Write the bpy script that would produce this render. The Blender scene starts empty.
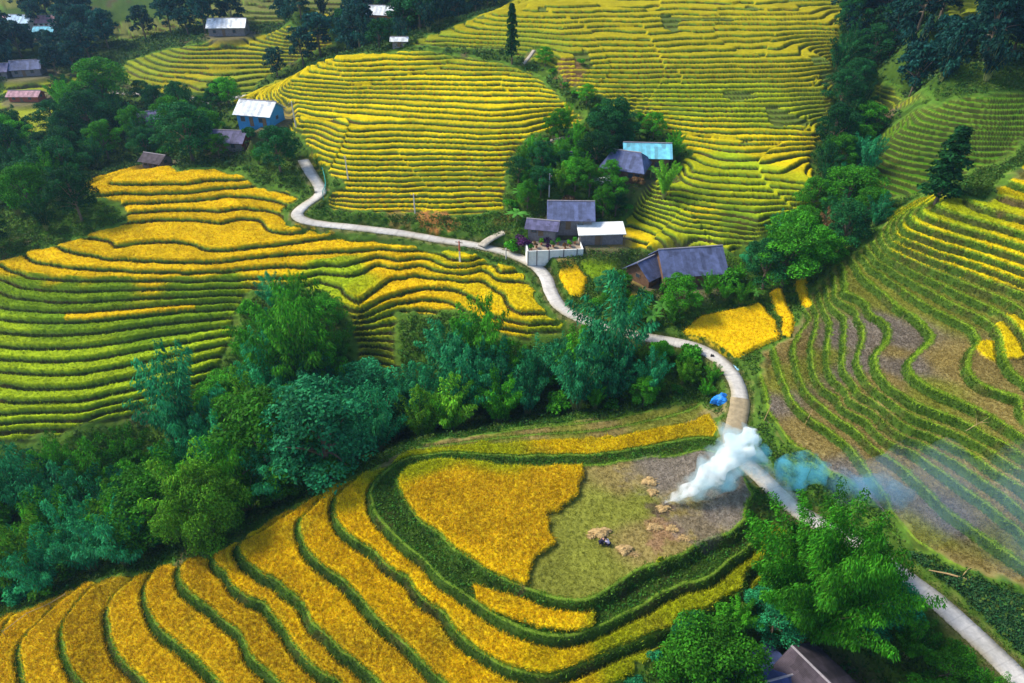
import bpy, bmesh, math, random
import numpy as np
from mathutils import Vector, Matrix
R = math.radians
random.seed(7); RNG = np.random.default_rng(7)
scene = bpy.context.scene
COL = scene.collection

# ------------------------------------------------------------------ camera
CAM = np.array([0.0, 0.0, 60.0]); PITCH = 35.0; FPX = 683.0
cd = bpy.data.cameras.new('camera'); cam = bpy.data.objects.new('camera', cd); COL.objects.link(cam)
cam.location = CAM; cam.rotation_euler = (R(90 - PITCH), 0, 0)
cd.lens = 24.0; cd.sensor_width = 36.0; cd.clip_start = 0.5; cd.clip_end = 3000
scene.camera = cam

def ray(px, py):
    px = np.asarray(px, float); py = np.asarray(py, float)
    u = (px - 512) / FPX; v = (341.5 - py) / FPX
    c, s = math.cos(R(PITCH)), math.sin(R(PITCH))
    return np.stack([u, c + v * s, -s + v * c], -1)
def P(px, py, z):                       # the world point of elevation z seen at a spot of the photograph
    d = ray(px, py); t = (np.asarray(z, float) - CAM[2]) / d[..., 2]
    return CAM + d * t[..., None]

# ------------------------------------------------------------------ surveyed elevations: (metres, polyline)
S1, SN, SE = 1.1, 0.8, 1.0
CT = []
def ct(z, pts): CT.append((z, pts))
# the knoll in front (its terrace banks, one step of S1 each)
ct(0, [(399,495),(419,524),(452,552),(485,573),(522,588),(555,598),(589,602),(625,582),(659,566),(683,557),(732,536),(749,520),(757,495),(748,470),(735,455),(700,447),(650,455),(590,464),(520,465),(440,459),(408,466),(394,480)])
ct(S1*.5, [(440,490),(500,480),(560,485),(470,530),(520,550),(620,490),(700,470),(720,500),(600,540),(640,540),(590,580),(560,570)])
ct(-2*S1, [(333,497),(342,527),(375,552),(409,578),(442,612),(465,642),(489,658),(519,672),(549,678),(575,668),(609,652),(642,641),(675,630),(710,614),(750,594),(785,566),(800,540)])
ct(-2*S1, [(335,495),(365,472),(400,455),(455,448),(520,442),(600,440),(660,429),(690,421)])
ct(-3*S1, [(300,517),(303,540),(315,560),(342,580),(362,604),(392,632),(425,664),(446,686),(480,710)])
ct(-3*S1, [(318,505),(345,480),(380,461),(425,448),(455,444),(520,436),(600,430),(660,419),(695,407)])
ct(-3.6*S1, [(300,515),(330,485)])
ct(-4*S1, [(375,460),(410,446),(450,437),(520,428),(600,420),(655,408),(695,398)])
ct(-4*S1, [(233,548),(240,562),(283,592),(310,625),(341,655),(359,668),(380,688)])
ct(-5*S1, [(213,552),(227,572),(267,602),(287,632),(300,652),(341,680)])
ct(-6*S1, [(178,566),(182,588),(213,608),(240,632),(250,658),(283,686)])
ct(-7*S1, [(153,572),(145,588),(147,608),(163,635),(187,655),(223,686)])
ct(-8*S1, [(140,577),(110,602),(107,625),(117,652),(147,686)])
ct(-9*S1, [(92,586),(63,622),(63,645),(83,686)])
ct(-10*S1, [(70,596),(40,624),(20,645),(20,665),(27,690)])
ct(-11*S1, [(10,616),(-10,660),(-15,700)])
ct(-1*S1, [(372,500),(380,520),(409,550),(442,582),(475,603),(502,621),(542,634),(575,636),(625,613),(659,593),(683,582),(730,560),(758,538),(768,515),(765,490),(745,462),(722,440),(700,437),(650,447),(590,456),(520,457),(450,452),(408,457),(384,472),(372,486)])
# gorge floor
ct(-24, [(-60,540),(0,560),(60,550)]); ct(-21, [(110,520),(160,505)]); ct(-18, [(220,490),(280,470)])
ct(-15, [(340,448),(400,435)]); ct(-12, [(450,425),(500,415)]); ct(-8.5, [(550,408),(600,396)]); ct(-5, [(650,385),(690,392)])
ct(-24, [(-80,600)]); ct(-15,[(-40,470),(60,480),(130,455)]); ct(-12,[(180,430),(230,400)])
# left nose
ct(0,[(-40,255),(0,262)])
ct(-2*SN, [(-30,282),(0,288),(33,298),(100,300),(183,296),(225,294)])
ct(-4*SN, [(-30,312),(0,320),(67,322),(133,317),(187,311),(233,308)])
ct(-6*SN, [(-30,338),(0,343),(67,345),(150,335),(230,325)])
ct(-8*SN, [(-30,366),(0,370),(50,373),(117,365),(183,352),(233,342)])
ct(-10*SN, [(-30,392),(0,395),(83,398),(143,385),(200,370)])
ct(-12*SN, [(-30,422),(0,424),(83,420),(130,408)])
ct(0, [(13,270),(33,277),(83,279),(153,279),(200,280),(235,280),(270,278),(300,278)])
ct(.5, [(23,258),(30,264),(67,270),(128,273),(150,275),(187,276),(235,273),(277,270),(310,271)])
ct(1.05, [(47,250),(50,256),(83,263),(133,269),(187,270),(225,268),(247,264),(290,260),(342,263)])
ct(1.6, [(68,245),(80,250),(107,251),(133,257),(170,260),(197,260),(227,259),(247,257),(287,253),(342,250)])
ct(2.15, [(112,249),(133,246),(173,244),(191,247),(200,252),(227,253),(245,251),(284,246),(342,239)])
ct(2.5, [(120,242),(150,238),(190,238),(215,242),(225,232),(190,229),(150,230),(110,236),(245,228)])
ct(2.8, [(224,242),(267,239),(320,232)]); ct(3.2, [(128,221),(160,218),(192,219),(222,224),(240,217),(262,219)])
ct(4.05, [(90,211),(133,212),(180,209),(220,211),(255,209),(284,214)]); ct(4.8, [(83,201),(150,203),(225,196),(283,203)])
ct(5.6, [(87,192),(167,193),(250,186),(293,194)]); ct(6.4, [(100,184),(187,185),(253,178)]); ct(7.2, [(133,176),(173,175),(243,174)])
# road
ROADPTS = [(303,160,8.5),(310,172,8.0),(320,188,6.9),(318,196,6.1),(304,206,5.2),(297,214,4.7),(303,220,4.4),(322,224,4.0),(350,227,3.6),(400,233,3.1),(440,240,2.6),(480,246,2.1),(510,254,1.5),(532,264,1.0),(545,276,.5),(551,292,0),(560,306,-.3),(580,318,-.6),(610,328,-.9),(640,336,-1),(668,341,-1),(695,347,-1),(715,357,-1),(729,370,-1),(738,387,-1),(740,405,-1),(736,425,-1),(733,440,-1.05),(741,458,-1.1),(762,478,-1.1),(790,505,-1.1),(830,530,-1.0),(870,552,-.9),(900,574,-.8),(935,600,-.8),(960,622,-.8),(990,650,-.8),(1024,684,-.9),(1060,725,-1.0)]
for a in ROADPTS[::2]: ct(a[2], [a[:2]])
# below the road
ct(1.9,[(400,246),(470,258)]); ct(1.1,[(365,256),(400,258),(450,264),(500,270)]); ct(-.4,[(352,290),(378,268),(420,268),(480,272)]); ct(-.8,[(358,305),(395,278),(450,278),(490,281),(515,290),(520,312)])
ct(-1.8,[(400,298),(430,290),(455,292),(478,306),(490,318),(530,326),(565,325)])
ct(-3,[(400,308),(440,310),(460,318),(500,333),(540,338)]); ct(-6,[(360,340),(400,345),(440,345)]); ct(-9,[(370,368),(400,375)]); ct(-1.0,[(340,290),(318,282)]); ct(-7,[(300,360),(260,350)]); ct(-4,[(560,345),(600,350)])
# hill in the middle
ct(4.6,[(330,208),(400,213),(470,214),(505,210)]); ct(7.5,[(330,190),(400,190),(505,188)]); ct(10.5,[(290,140),(340,160),(400,162),(505,162)])
ct(13.5,[(260,115),(340,132),(400,134),(480,137),(530,135),(575,122)]); ct(16,[(300,100),(400,107),(500,112),(560,108)]); ct(19,[(290,78),(350,82),(430,80),(540,82)]); ct(22,[(345,57),(400,54),(450,54),(500,58)])
ct(9.5,[(225,108)]); ct(9.5,[(240,118),(300,150)]); ct(24.5,[(430,38),(500,40)]); ct(28,[(500,12),(560,12)])
# wooded draw beyond it
ct(10,[(300,75)]); ct(12,[(340,50)]); ct(15,[(400,35)]); ct(19,[(460,18)]); ct(22,[(500,2)])
# house draw
ct(5.5,[(540,205),(560,215),(520,225)]); ct(3.5,[(600,235),(570,243)]); ct(2.0,[(545,255),(580,257)]); ct(9,[(560,180),(540,170)]); ct(9,[(600,180),(630,175),(660,172)]); ct(12,[(600,140),(640,135),(570,140)])
# big upper slope
ct(1.8,[(580,262),(620,262),(700,275)]); ct(.3,[(600,285),(640,288),(690,290)]); ct(-.6,[(600,315),(650,318),(700,320),(760,318)]); 
ct(2.6,[(605,253),(640,249),(700,250),(740,254)]); ct(4.1,[(612,226),(632,214),(658,227),(684,240),(726,246),(770,240)]); ct(7.4,[(640,195),(668,188),(700,210),(760,219),(800,213)])
ct(11,[(660,175),(690,170),(740,172),(800,178),(822,185)]); ct(15,[(650,120),(700,125),(760,126),(815,130)]); ct(19,[(600,95),(680,92),(760,92),(828,92)]); ct(23,[(560,62),(640,60),(740,58),(830,58)])
ct(29,[(560,5),(640,0),(740,0),(840,0)]); ct(26,[(600,30),(740,28),(835,28)])
# east draw and green fields
ct(2.5,[(790,262),(775,280)]); ct(4.5,[(825,232),(850,215)]); ct(8.5,[(845,175),(860,150)]); ct(14,[(858,110),(850,90)]); ct(20,[(868,60)]); ct(25,[(860,20)])
ct(10,[(880,188),(905,196)]); ct(12,[(878,168),(925,180),(955,184)]); ct(15,[(888,143),(960,157),(1010,158)]); ct(18,[(903,125),(960,136),(1040,141)]); ct(21,[(938,108),(1000,117),(1070,119)]); ct(23.5,[(985,98),(1070,96)]); ct(28,[(950,60),(1024,45)]); ct(32,[(930,20),(1024,0)]); ct(17,[(880,95),(925,100)])
# stubble slope
ct(1*SE,[(772,345),(779,371),(795,405),(825,428),(849,447),(870,480),(889,512),(915,542),(949,562),(982,578),(1024,590)])
ct(0,[(752,358),(760,385),(765,410),(785,445),(830,490)])
ct(3*SE,[(812,341),(812,358),(822,388),(842,398),(869,418),(912,447),(945,472),(985,500),(1024,530)])
ct(5*SE,[(852,318),(845,338),(845,371),(855,391),(875,408),(915,430),(975,452),(1030,488)])
ct(7*SE,[(845,278),(842,291),(869,311),(893,325),(893,341),(874,355),(877,371),(889,388),(915,404),(949,415),(1024,455)])
ct(9*SE,[(869,261),(899,285),(932,308),(972,328),(976,341),(962,361),(962,375),(982,390),(1024,400)])
ct(10.5*SE,[(889,265),(932,285),(982,311),(1004,328),(1010,345),(1024,372)])
ct(13*SE,[(892,241),(949,265),(1024,294)]); ct(15*SE,[(904,230),(945,245),(1024,270)]); ct(18*SE,[(930,205),(980,222),(1040,240)]); ct(20*SE,[(990,190),(1040,205)]); ct(22*SE,[(1010,165),(1080,160)]); ct(14*SE,[(1060,300)]); ct(12.5*SE,[(1090,400)]); ct(9*SE,[(1110,500)]); ct(2.,[(1110,600)])
ct(1.5,[(800,300),(810,320)]); ct(-.2,[(700,345),(730,340)])
# below the knoll on the right
ct(-2.6,[(765,545),(800,565)]); ct(-4.5,[(700,625),(760,600),(850,600)]); ct(-6,[(640,665),(720,660)]); ct(-6.5,[(770,690),(850,680)]); ct(-3.5,[(900,640),(930,670)])
# far left
ct(3,[(250,104),(200,103),(130,98)]); ct(6,[(200,88),(300,75)]); ct(9,[(180,60),(260,60)]); ct(13,[(200,40),(300,32)]); ct(0,[(40,195),(20,235)]); ct(1,[(100,165),(150,160)]); ct(-1,[(20,140),(0,170)]); ct(4.5,[(240,140),(180,135),(200,160)])
ct(-1,[(0,110),(60,105)]); ct(2,[(0,85),(60,80)]); ct(6,[(0,55),(80,55)]); ct(9,[(0,30),(120,35)]); ct(13,[(0,5),(150,15)]); ct(17,[(250,12),(330,15)]); ct(18,[(400,10)]); ct(24,[(300,0)])
WP = [(0,20,-10),(-60,25,-18),(60,20,-6),(-150,60,-30),(-220,150,-12),(140,60,8),(200,150,24),(-100,380,34),(50,380,55),(200,330,60),(-250,380,32),(-300,250,5),(350,250,60),
      (-350,600,110),(0,600,130),(350,600,150),(-700,800,200),(0,900,230),(700,800,240),(-600,400,60),(600,300,130),(-500,100,0),(500,0,60),(-300,-50,-20),(300,-50,20),(0,-80,-14)]

def densify(pts, z, step):
    pts = np.array(pts, float); w = P(pts[:, 0], pts[:, 1], z)[:, :2]
    if len(w) == 1: return w
    out = [w[0]]
    for a, b in zip(w[:-1], w[1:]):
        n = max(1, int(np.hypot(*(b - a)) / step))
        for k in range(1, n + 1): out.append(a + (b - a) * k / n)
    return np.array(out)
pts = []
for z, poly in CT:
    w = densify(poly, z, 3.5 if len(poly) > 6 else 8)
    pts += [(x, y, z) for x, y in w]
pts += WP
pts = np.array(pts, float)
# thin points that lie almost on each other
keep = []
for i, p in enumerate(pts):
    if all((p[0]-pts[j,0])**2 + (p[1]-pts[j,1])**2 > .5 for j in keep): keep.append(i)
pts = pts[keep]; NP_ = len(pts)
def solve_rbf(pts, lam):
    n = len(pts); X = pts[:, :2]
    D = np.sqrt(((X[:, None] - X[None]) ** 2).sum(-1))
    A = np.zeros((n + 3, n + 3)); A[:n, :n] = -D + lam * np.eye(n)
    A[:n, n] = 1; A[:n, n+1:n+3] = X / 100; A[n, :n] = 1; A[n+1:n+3, :n] = X.T / 100
    b = np.zeros(n + 3); b[:n] = pts[:, 2]
    return np.linalg.solve(A, b)
WRBF = solve_rbf(pts, .25)
def rbf(x, y):
    sh = x.shape; x = x.ravel(); y = y.ravel(); out = np.empty(len(x), np.float32)
    X = pts[:, :2].astype(np.float32); w = WRBF[:NP_].astype(np.float32)
    for i in range(0, len(x), 8000):
        a = x[i:i+8000].astype(np.float32)[:, None] - X[:, 0]; b = y[i:i+8000].astype(np.float32)[:, None] - X[:, 1]
        out[i:i+8000] = -np.sqrt(a*a + b*b) @ w
    return out.reshape(sh) + (WRBF[NP_] + WRBF[NP_+1] * x / 100 + WRBF[NP_+2] * y / 100).reshape(sh)

# ------------------------------------------------------------------ fan-shaped grid of the ground
OX, OY = 0.0, -30.0
NA, NR = (1500, 1500)
A0, A1 = R(-57), R(57)
R0, R1, R2 = 52.0, 320.0, 1100.0
NR1 = NR - 90
def radius_of(t):                      # t in [0, NR-1]
    t = np.asarray(t, float)
    a = R0 * np.exp(np.log(R1 / R0) * np.minimum(t, NR1) / NR1)
    return np.where(t <= NR1, a, R1 * np.exp(np.log(R2 / R1) * (t - NR1) / (NR - 1 - NR1)))
def t_of(r):
    a = NR1 * np.log(np.maximum(r, R0) / R0) / np.log(R1 / R0)
    b = NR1 + (NR - 1 - NR1) * np.log(np.maximum(r, R1) / R1) / np.log(R2 / R1)
    return np.where(r <= R1, a, b)
def grid_coords(x, y):
    r = np.hypot(x - OX, y - OY); an = np.arctan2(x - OX, y - OY)
    return np.clip((an - A0) / (A1 - A0) * (NA - 1), 0, NA - 1.001), np.clip(t_of(r), 0, NR - 1.001)
def bil(G, x, y, k=1):
    i, j = grid_coords(np.asarray(x, float), np.asarray(y, float)); i = np.clip(i / k, 0, G.shape[1] - 1.001); j = np.clip(j / k, 0, G.shape[0] - 1.001)
    i0 = i.astype(int); j0 = j.astype(int); fi = i - i0; fj = j - j0
    return (G[j0, i0] * (1-fi) * (1-fj) + G[j0, i0+1] * fi * (1-fj) + G[j0+1, i0] * (1-fi) * fj + G[j0+1, i0+1] * fi * fj)
KC = 4
aa = A0 + (A1 - A0) * np.arange(0, NA + KC, KC) / (NA - 1)
rr = radius_of(np.arange(0, NR + KC, KC))
cx = OX + rr[:, None] * np.sin(aa)[None]; cy = OY + rr[:, None] * np.cos(aa)[None]
HC = rbf(cx, cy).astype(float)
for _ in range(1):
    HC[1:-1, 1:-1] = (HC[1:-1, 1:-1] * 4 + HC[2:, 1:-1] + HC[:-2, 1:-1] + HC[1:-1, 2:] + HC[1:-1, :-2]) / 8
def Hb(x, y): return bil(HC, x, y, KC)
def W(px, py, lift=0.0):               # where the sight line of a photo spot meets the ground
    px = np.atleast_1d(np.asarray(px, float)); py = np.atleast_1d(np.asarray(py, float))
    d = ray(px, py); n = len(px); hit = np.full(n, 900.0); prev = np.full(n, 30.0); done = np.zeros(n, bool)
    for t in np.concatenate([np.arange(32, 300, 1.0), np.arange(300, 900, 4.0)]):
        p = CAM + d * t; under = (p[:, 2] < Hb(p[:, 0], p[:, 1]) + lift) & ~done
        hit[under] = t; done |= under; prev[~done] = t
        if done.all(): break
    lo, hi = prev.copy(), hit.copy()
    for _ in range(12):
        m = (lo + hi) / 2; p = CAM + d * m[:, None]; u = p[:, 2] < Hb(p[:, 0], p[:, 1]) + lift
        hi = np.where(u, m, hi); lo = np.where(u, lo, m)
    p = CAM + d * hi[:, None]
    return p[:, :2]
def W1(px, py): return W(px, py)[0]

# ------------------------------------------------------------------ noise
def hash2(i, j, s):
    v = (i.astype(np.int64) * 374761393 + j.astype(np.int64) * 668265263 + s * 1274126177) & 0xffffffff
    v = ((v ^ (v >> 13)) * 1103515245) & 0xffffffff; v ^= v >> 16
    return (v & 0xffffff) / 16777215.0
def vnoise(x, y, sc, s=0):
    x = x / sc; y = y / sc; i = np.floor(x); j = np.floor(y); fx = x - i; fy = y - j; fx = fx*fx*(3-2*fx); fy = fy*fy*(3-2*fy)
    a = hash2(i, j, s); b = hash2(i+1, j, s); c = hash2(i, j+1, s); d = hash2(i+1, j+1, s)
    return (a*(1-fx) + b*fx) * (1-fy) + (c*(1-fx) + d*fx) * fy
def sstep(a, b, x):
    t = np.clip((x - a) / (b - a), 0, 1); return t*t*(3-2*t)

# ------------------------------------------------------------------ polygons on the ground
def wpoly(pix):
    a = np.array(pix, float); out = []
    for p, q in zip(a, np.roll(a, -1, 0)):
        n = max(1, int(np.hypot(*(q-p)) / 25))
        for k in range(n): out.append(p + (q-p) * k / n)
    out = np.array(out); return W(out[:, 0], out[:, 1])
def sdist(poly, x, y):                 # signed distance, positive inside
    sh = x.shape; x = x.ravel(); y = y.ravel(); out = np.full(len(x), -99.0)
    lo = poly.min(0) - 8; hi = poly.max(0) + 8
    m = np.nonzero((x > lo[0]) & (x < hi[0]) & (y > lo[1]) & (y < hi[1]))[0]
    if not len(m): return out.reshape(sh)
    xx = x[m]; yy = y[m]; d2 = np.full(len(m), 1e9); ins = np.zeros(len(m), bool)
    for (ax, ay), (bx, by) in zip(poly, np.roll(poly, -1, 0)):
        ex, ey = bx-ax, by-ay; l = ex*ex + ey*ey + 1e-9
        t = np.clip(((xx-ax)*ex + (yy-ay)*ey) / l, 0, 1)
        d2 = np.minimum(d2, (xx-ax-t*ex)**2 + (yy-ay-t*ey)**2)
        c = ((ay > yy) != (by > yy)) & (xx < (bx-ax) * (yy-ay) / (by-ay+1e-12) + ax); ins ^= c
    out[m] = np.where(ins, 1, -1) * np.sqrt(d2); return out.reshape(sh)
def pdist(line, x, y):                 # distance to a 3-D polyline and its height there
    sh = x.shape; x = x.ravel(); y = y.ravel(); d = np.full(len(x), 99.0); z = np.zeros(len(x))
    lo = line[:, :2].min(0) - 8; hi = line[:, :2].max(0) + 8
    m = np.nonzero((x > lo[0]) & (x < hi[0]) & (y > lo[1]) & (y < hi[1]))[0]
    xx = x[m]; yy = y[m]; dm = np.full(len(m), 99.0); zm = np.zeros(len(m))
    for a, b in zip(line[:-1], line[1:]):
        e = b - a; l = e[0]**2 + e[1]**2 + 1e-9
        t = np.clip(((xx-a[0])*e[0] + (yy-a[1])*e[1]) / l, 0, 1); q = np.hypot(xx-a[0]-t*e[0], yy-a[1]-t*e[1])
        k = q < dm; dm[k] = q[k]; zm[k] = (a[2] + t*e[2])[k]
    d[m] = dm; z[m] = zm; return d.reshape(sh), z.reshape(sh)
def smooth_line(p, n=6):
    p = np.array(p, float); out = []
    q = np.vstack([2*p[0]-p[1], p, 2*p[-1]-p[-2]])
    for i in range(1, len(q)-2):
        for k in range(n):
            t = k / n
            out.append(.5*((2*q[i]) + (-q[i-1]+q[i+1])*t + (2*q[i-1]-5*q[i]+4*q[i+1]-q[i+2])*t*t + (-q[i-1]+3*q[i]-3*q[i+1]+q[i+2])*t**3))
    out.append(p[-1]); return np.array(out)

# name, step, bank width, wobble, kind of crop, crop height, outline
ZONES = [
 ('knoll', S1, .62, .0, 'gold', .55, [(-80,670),(0,618),(60,594),(93,580),(153,567),(213,550),(237,537),(275,514),(310,497),(340,481),(385,463),(430,442),(520,426),(600,416),(660,406),(700,400),(722,416),(727,440),(748,466),(764,510),(795,530),(803,555),(768,600),(715,634),(660,664),(615,700),(560,760),(200,850),(-100,850)]),
 ('nose', SN, .34, .12, 'gold', .66, [(-60,290),(-10,262),(10,258),(30,250),(70,240),(125,222),(118,205),(84,196),(82,186),(100,178),(135,169),(165,163),(180,170),(215,166),(243,173),(262,186),(290,190),(302,196),(286,210),(290,222),(320,231),(345,234),(400,241),(440,247),(480,254),(520,267),(536,282),(542,300),(552,314),(575,326),(560,342),(530,345),(500,338),(475,326),(455,312),(430,316),(400,318),(398,345),(404,372),(385,385),(350,370),(352,340),(340,315),(322,295),(290,290),(250,296),(238,315),(240,335),(225,360),(210,385),(180,400),(130,420),(60,440),(0,450),(-60,455)]),
 ('middle', .6, .32, .85, 'yellow', .46, [(222,107),(255,90),(290,74),(340,57),(380,52),(430,49),(500,60),(535,70),(558,90),(592,114),(562,128),(522,146),(512,168),(508,190),(508,212),(470,217),(400,216),(330,213),(322,196),(342,186),(310,168),(302,140),(270,130),(240,118)]),
 ('upper', .6, .32, .8, 'olive', .46, [(402,47),(440,30),(500,8),(520,-8),(600,-40),(845,-40),(845,20),(837,60),(834,100),(832,120),(815,160),(824,190),(800,214),(770,235),(735,258),(700,250),(640,251),(606,254),(600,240),(626,212),(640,192),(665,172),(690,152),(640,118),(585,100),(570,88),(540,66),(500,50)]),
 ('farleft', .8, .5, .5, 'oliveg', .4, [(125,60),(170,48),(230,38),(300,28),(330,27),(335,45),(290,65),(270,75),(250,95),(200,97),(135,92),(120,75)]),
 ('farleft2', .8, .8, .5, 'oliveg', .3, [(-60,130),(0,100),(45,96),(62,110),(55,135),(0,150),(-60,160)]),
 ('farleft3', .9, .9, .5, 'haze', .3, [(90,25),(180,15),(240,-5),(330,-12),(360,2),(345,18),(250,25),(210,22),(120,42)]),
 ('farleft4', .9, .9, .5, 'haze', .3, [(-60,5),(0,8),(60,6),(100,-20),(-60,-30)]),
 ('farleft5', .8, .8, .5, 'oliveg', .3, [(0,84),(40,80),(110,62),(122,70),(60,90),(0,95)]),
 ('stubble', SE, .40, .2, 'stub', .0, [(762,348),(790,335),(803,300),(830,268),(845,258),(870,240),(890,212),(925,192),(985,198),(1010,170),(1120,150),(1160,660),(1024,592),(950,566),(915,546),(885,518),(845,482),(790,452),(760,415),(752,380)]),
 ('green', .75, .4, .4, 'green', .25, [(902,116),(940,102),(985,93),(1110,80),(1110,140),(1024,146),(995,165),(960,178),(925,192),(875,205),(862,190),(872,165),(860,150),(880,135)]),
 ('green2', .75, .6, .4, 'oliveg', .25, [(868,82),(900,88),(938,104),(900,112),(872,108)]),
 ('green3', .75, .6, .4, 'oliveg', .25, [(945,-5),(990,-5),(985,15),(945,20)]),
]
FLATS = [  # single fields without banks
 ('gold', .5, [(682,332),(700,318),(760,303),(776,322),(780,338),(742,357),(715,350)]),
 ('gold', .5, [(770,292),(782,288),(795,318),(792,336),(783,336),(782,318)]),
 ('gold', .5, [(795,282),(806,276),(812,305),(805,309)]),
 ('gold', .5, [(556,262),(572,262),(588,280),(583,297),(570,295),(560,280)]),
 ('green', .3, [(576,262),(600,258),(630,262),(628,282),(610,290),(592,280)]),
 ('yellow', .3, [(622,276),(640,274),(645,296),(630,304)]),
]
NOCROP = [  # harvested ground inside the terraces
 [(583,466),(576,495),(548,512),(556,540),(535,560),(526,588),(556,598),(589,601),(625,581),(659,565),(683,556),(732,535),(749,519),(758,495),(748,466),(735,450),(700,442),(650,452),(590,458)],
 [(432,448),(500,441),(560,439),(640,434),(690,424),(712,413),(730,380),(640,390),(520,410),(400,435),(390,458)],
]
# riper / greener patches: (px, py, tone)
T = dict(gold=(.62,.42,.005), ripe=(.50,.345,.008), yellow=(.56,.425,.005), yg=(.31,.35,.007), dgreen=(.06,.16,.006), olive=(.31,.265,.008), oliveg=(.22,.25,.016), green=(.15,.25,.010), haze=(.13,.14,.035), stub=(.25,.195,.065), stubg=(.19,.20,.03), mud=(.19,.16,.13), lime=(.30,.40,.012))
CS = [(x, y, k) for k, L in dict(
  ripe=[(30,640),(90,640),(150,640),(200,620),(260,650),(120,600),(190,590),(300,670),(250,600),(350,670),(400,670),(480,500),(440,490),(530,520),(560,490)],
  gold=[(20,265),(60,274),(100,276),(150,276),(200,274),(250,268),(300,262),(250,560),(320,600),(380,560),(300,520),(350,520),(420,600),(480,640),(520,605),(560,605),(150,230),(220,215),(120,255),(60,265),(180,260),(250,235),(280,250),(340,240),(150,190),(240,190),(430,310),(340,200),(380,200),(390,265),(400,290),(375,300),(700,330),(740,335),(575,280),(630,233),(615,236),(620,250),(700,256),(500,320)],
  yellow=[(560,655),(350,500),(370,490),(400,150),(450,180),(350,150),(300,110),(450,120),(550,120),(480,90),(320,80),(400,70),(700,215),(690,140),(760,150),(800,160),(780,310),(510,300),(530,310),(470,265),(1000,340),(940,240),(980,260),(1020,260),(1010,170),(380,180),(640,445),(700,443),(560,450)],
  yg=[(640,615),(670,605),(720,580),(750,565),(600,640),(700,590),(730,570),(380,470),(420,462),(500,455),(740,190),(700,170),(780,190),(650,215),(680,225),(540,330),(400,350),(380,320),(360,290),(760,110),(700,100),(800,205),(950,210),(970,225),(470,250)],
  olive=[(640,40),(700,30),(780,30),(800,80),(700,70),(560,20),(480,30),(620,60),(250,50),(200,70),(300,40)],
  oliveg=[(160,60),(220,85),(440,40),(520,50),(820,100),(900,95),(20,120),(370,375),(390,350),(960,10)],
  green=[(30,285),(67,287),(120,288),(180,287),(225,287),(60,300),(30,300),(100,290),(200,285),(60,330),(150,330),(200,320),(0,290),(700,200),(740,220),(610,270)],
  dgreen=[(950,120),(1000,110),(920,150),(980,140),(900,180),(1010,130)],
  lime=[(40,360),(100,370),(160,360),(60,400),(20,400),(210,340),(0,340),(670,200),(700,235),(780,225),(740,165),(320,270),(340,280)],
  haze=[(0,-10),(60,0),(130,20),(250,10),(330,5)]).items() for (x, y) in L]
STUB = [(x, y, k) for k, L in dict(
  stubg=[(560,560),(590,560),(570,520),(600,500),(600,580),(640,500),(500,440),(560,432),(640,420),(780,380),(820,360),(900,300),(950,300),(930,400),(990,430),(1000,540),(940,540),(690,420),(880,290)],
  stub=[(650,540),(690,500),(700,530),(640,470),(620,475),(600,430),(530,430),(460,440),(800,430),(850,420),(880,470),(920,470),(960,470),(1000,500),(950,560),(1000,575),(1000,420),(960,360),(780,350),(870,400),(760,390),(900,350)],
  mud=[(670,480),(720,510),(700,480),(650,467),(870,340),(900,340),(860,360),(880,330),(775,400),(910,360),(960,520),(840,340),(880,500),(850,480)]).items() for (x, y) in L]
# ------------------------------------------------------------------ evaluate the fine grid
gi = np.arange(NA); gj = np.arange(NR)
ga = A0 + (A1 - A0) * gi / (NA - 1); gr = radius_of(gj)
GX = OX + gr[:, None] * np.sin(ga)[None]; GY = OY + gr[:, None] * np.cos(ga)[None]
GH = Hb(GX, GY)
def grad(x, y, e=.8):
    return np.hypot(Hb(x+e, y) - Hb(x-e, y), Hb(x, y+e) - Hb(x, y-e)) / (2*e)
GG = np.maximum(grad(GX, GY), .02)
def tone_field(samples, x, y, jitter=2.5):
    a = np.array([s[:2] for s in samples], float); w = W(a[:, 0], a[:, 1]); c = np.array([T[s[2]] for s in samples])
    X = x + (vnoise(x, y, 9, 5)-.5)*jitter; Y = y + (vnoise(x, y, 9, 6)-.5)*jitter
    num = np.zeros(x.shape + (3,)); den = np.zeros(x.shape)
    for (px, py), col in zip(w, c):
        q = 1 / ((X-px)**2 + (Y-py)**2 + 3) ** 3.2
        num += q[..., None] * col; den += q
    return num / den[..., None]
# coarse colour fields, then sampled
TC = tone_field(CS, cx, cy); TS = tone_field(STUB, cx, cy)
def samp3(F, x, y): return np.stack([bil(F[..., k], x, y, KC) for k in range(3)], -1)

ROAD = smooth_line([tuple(P(a, b, z)[:2]) + (z,) for a, b, z in ROADPTS])
LANES = []
def lane(ptz, name, w):
    q = W([p[0] for p in ptz], [p[1] for p in ptz]); h = Hb(q[:, 0], q[:, 1])
    L = smooth_line(np.column_stack([q, h])); k = np.ones(5)/5
    LANES.append((name, w, L)); return L
lane([(481,246),(488,240),(497,235),(504,232)], 'side_track', 1.6)
lane([(539,163),(537,152),(545,143),(560,138),(578,135)], 'footpath', 1.0)
lane([(112,92),(140,94),(165,96),(185,97),(200,101),(215,103),(232,98),(250,95)], 'far_lane', 2.2)
lane([(523,64),(529,57),(534,50)], 'hill_path', .8)
PADS = []   # (x, y, radius, z) level building plots, filled below by pad()
def pad(px, py, rad, dz=0.0):
    x, y = W1(px, py); z = float(Hb(x, y)) + dz; PADS.append((x, y, rad, z)); return x, y, z
PAD = {}
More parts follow.
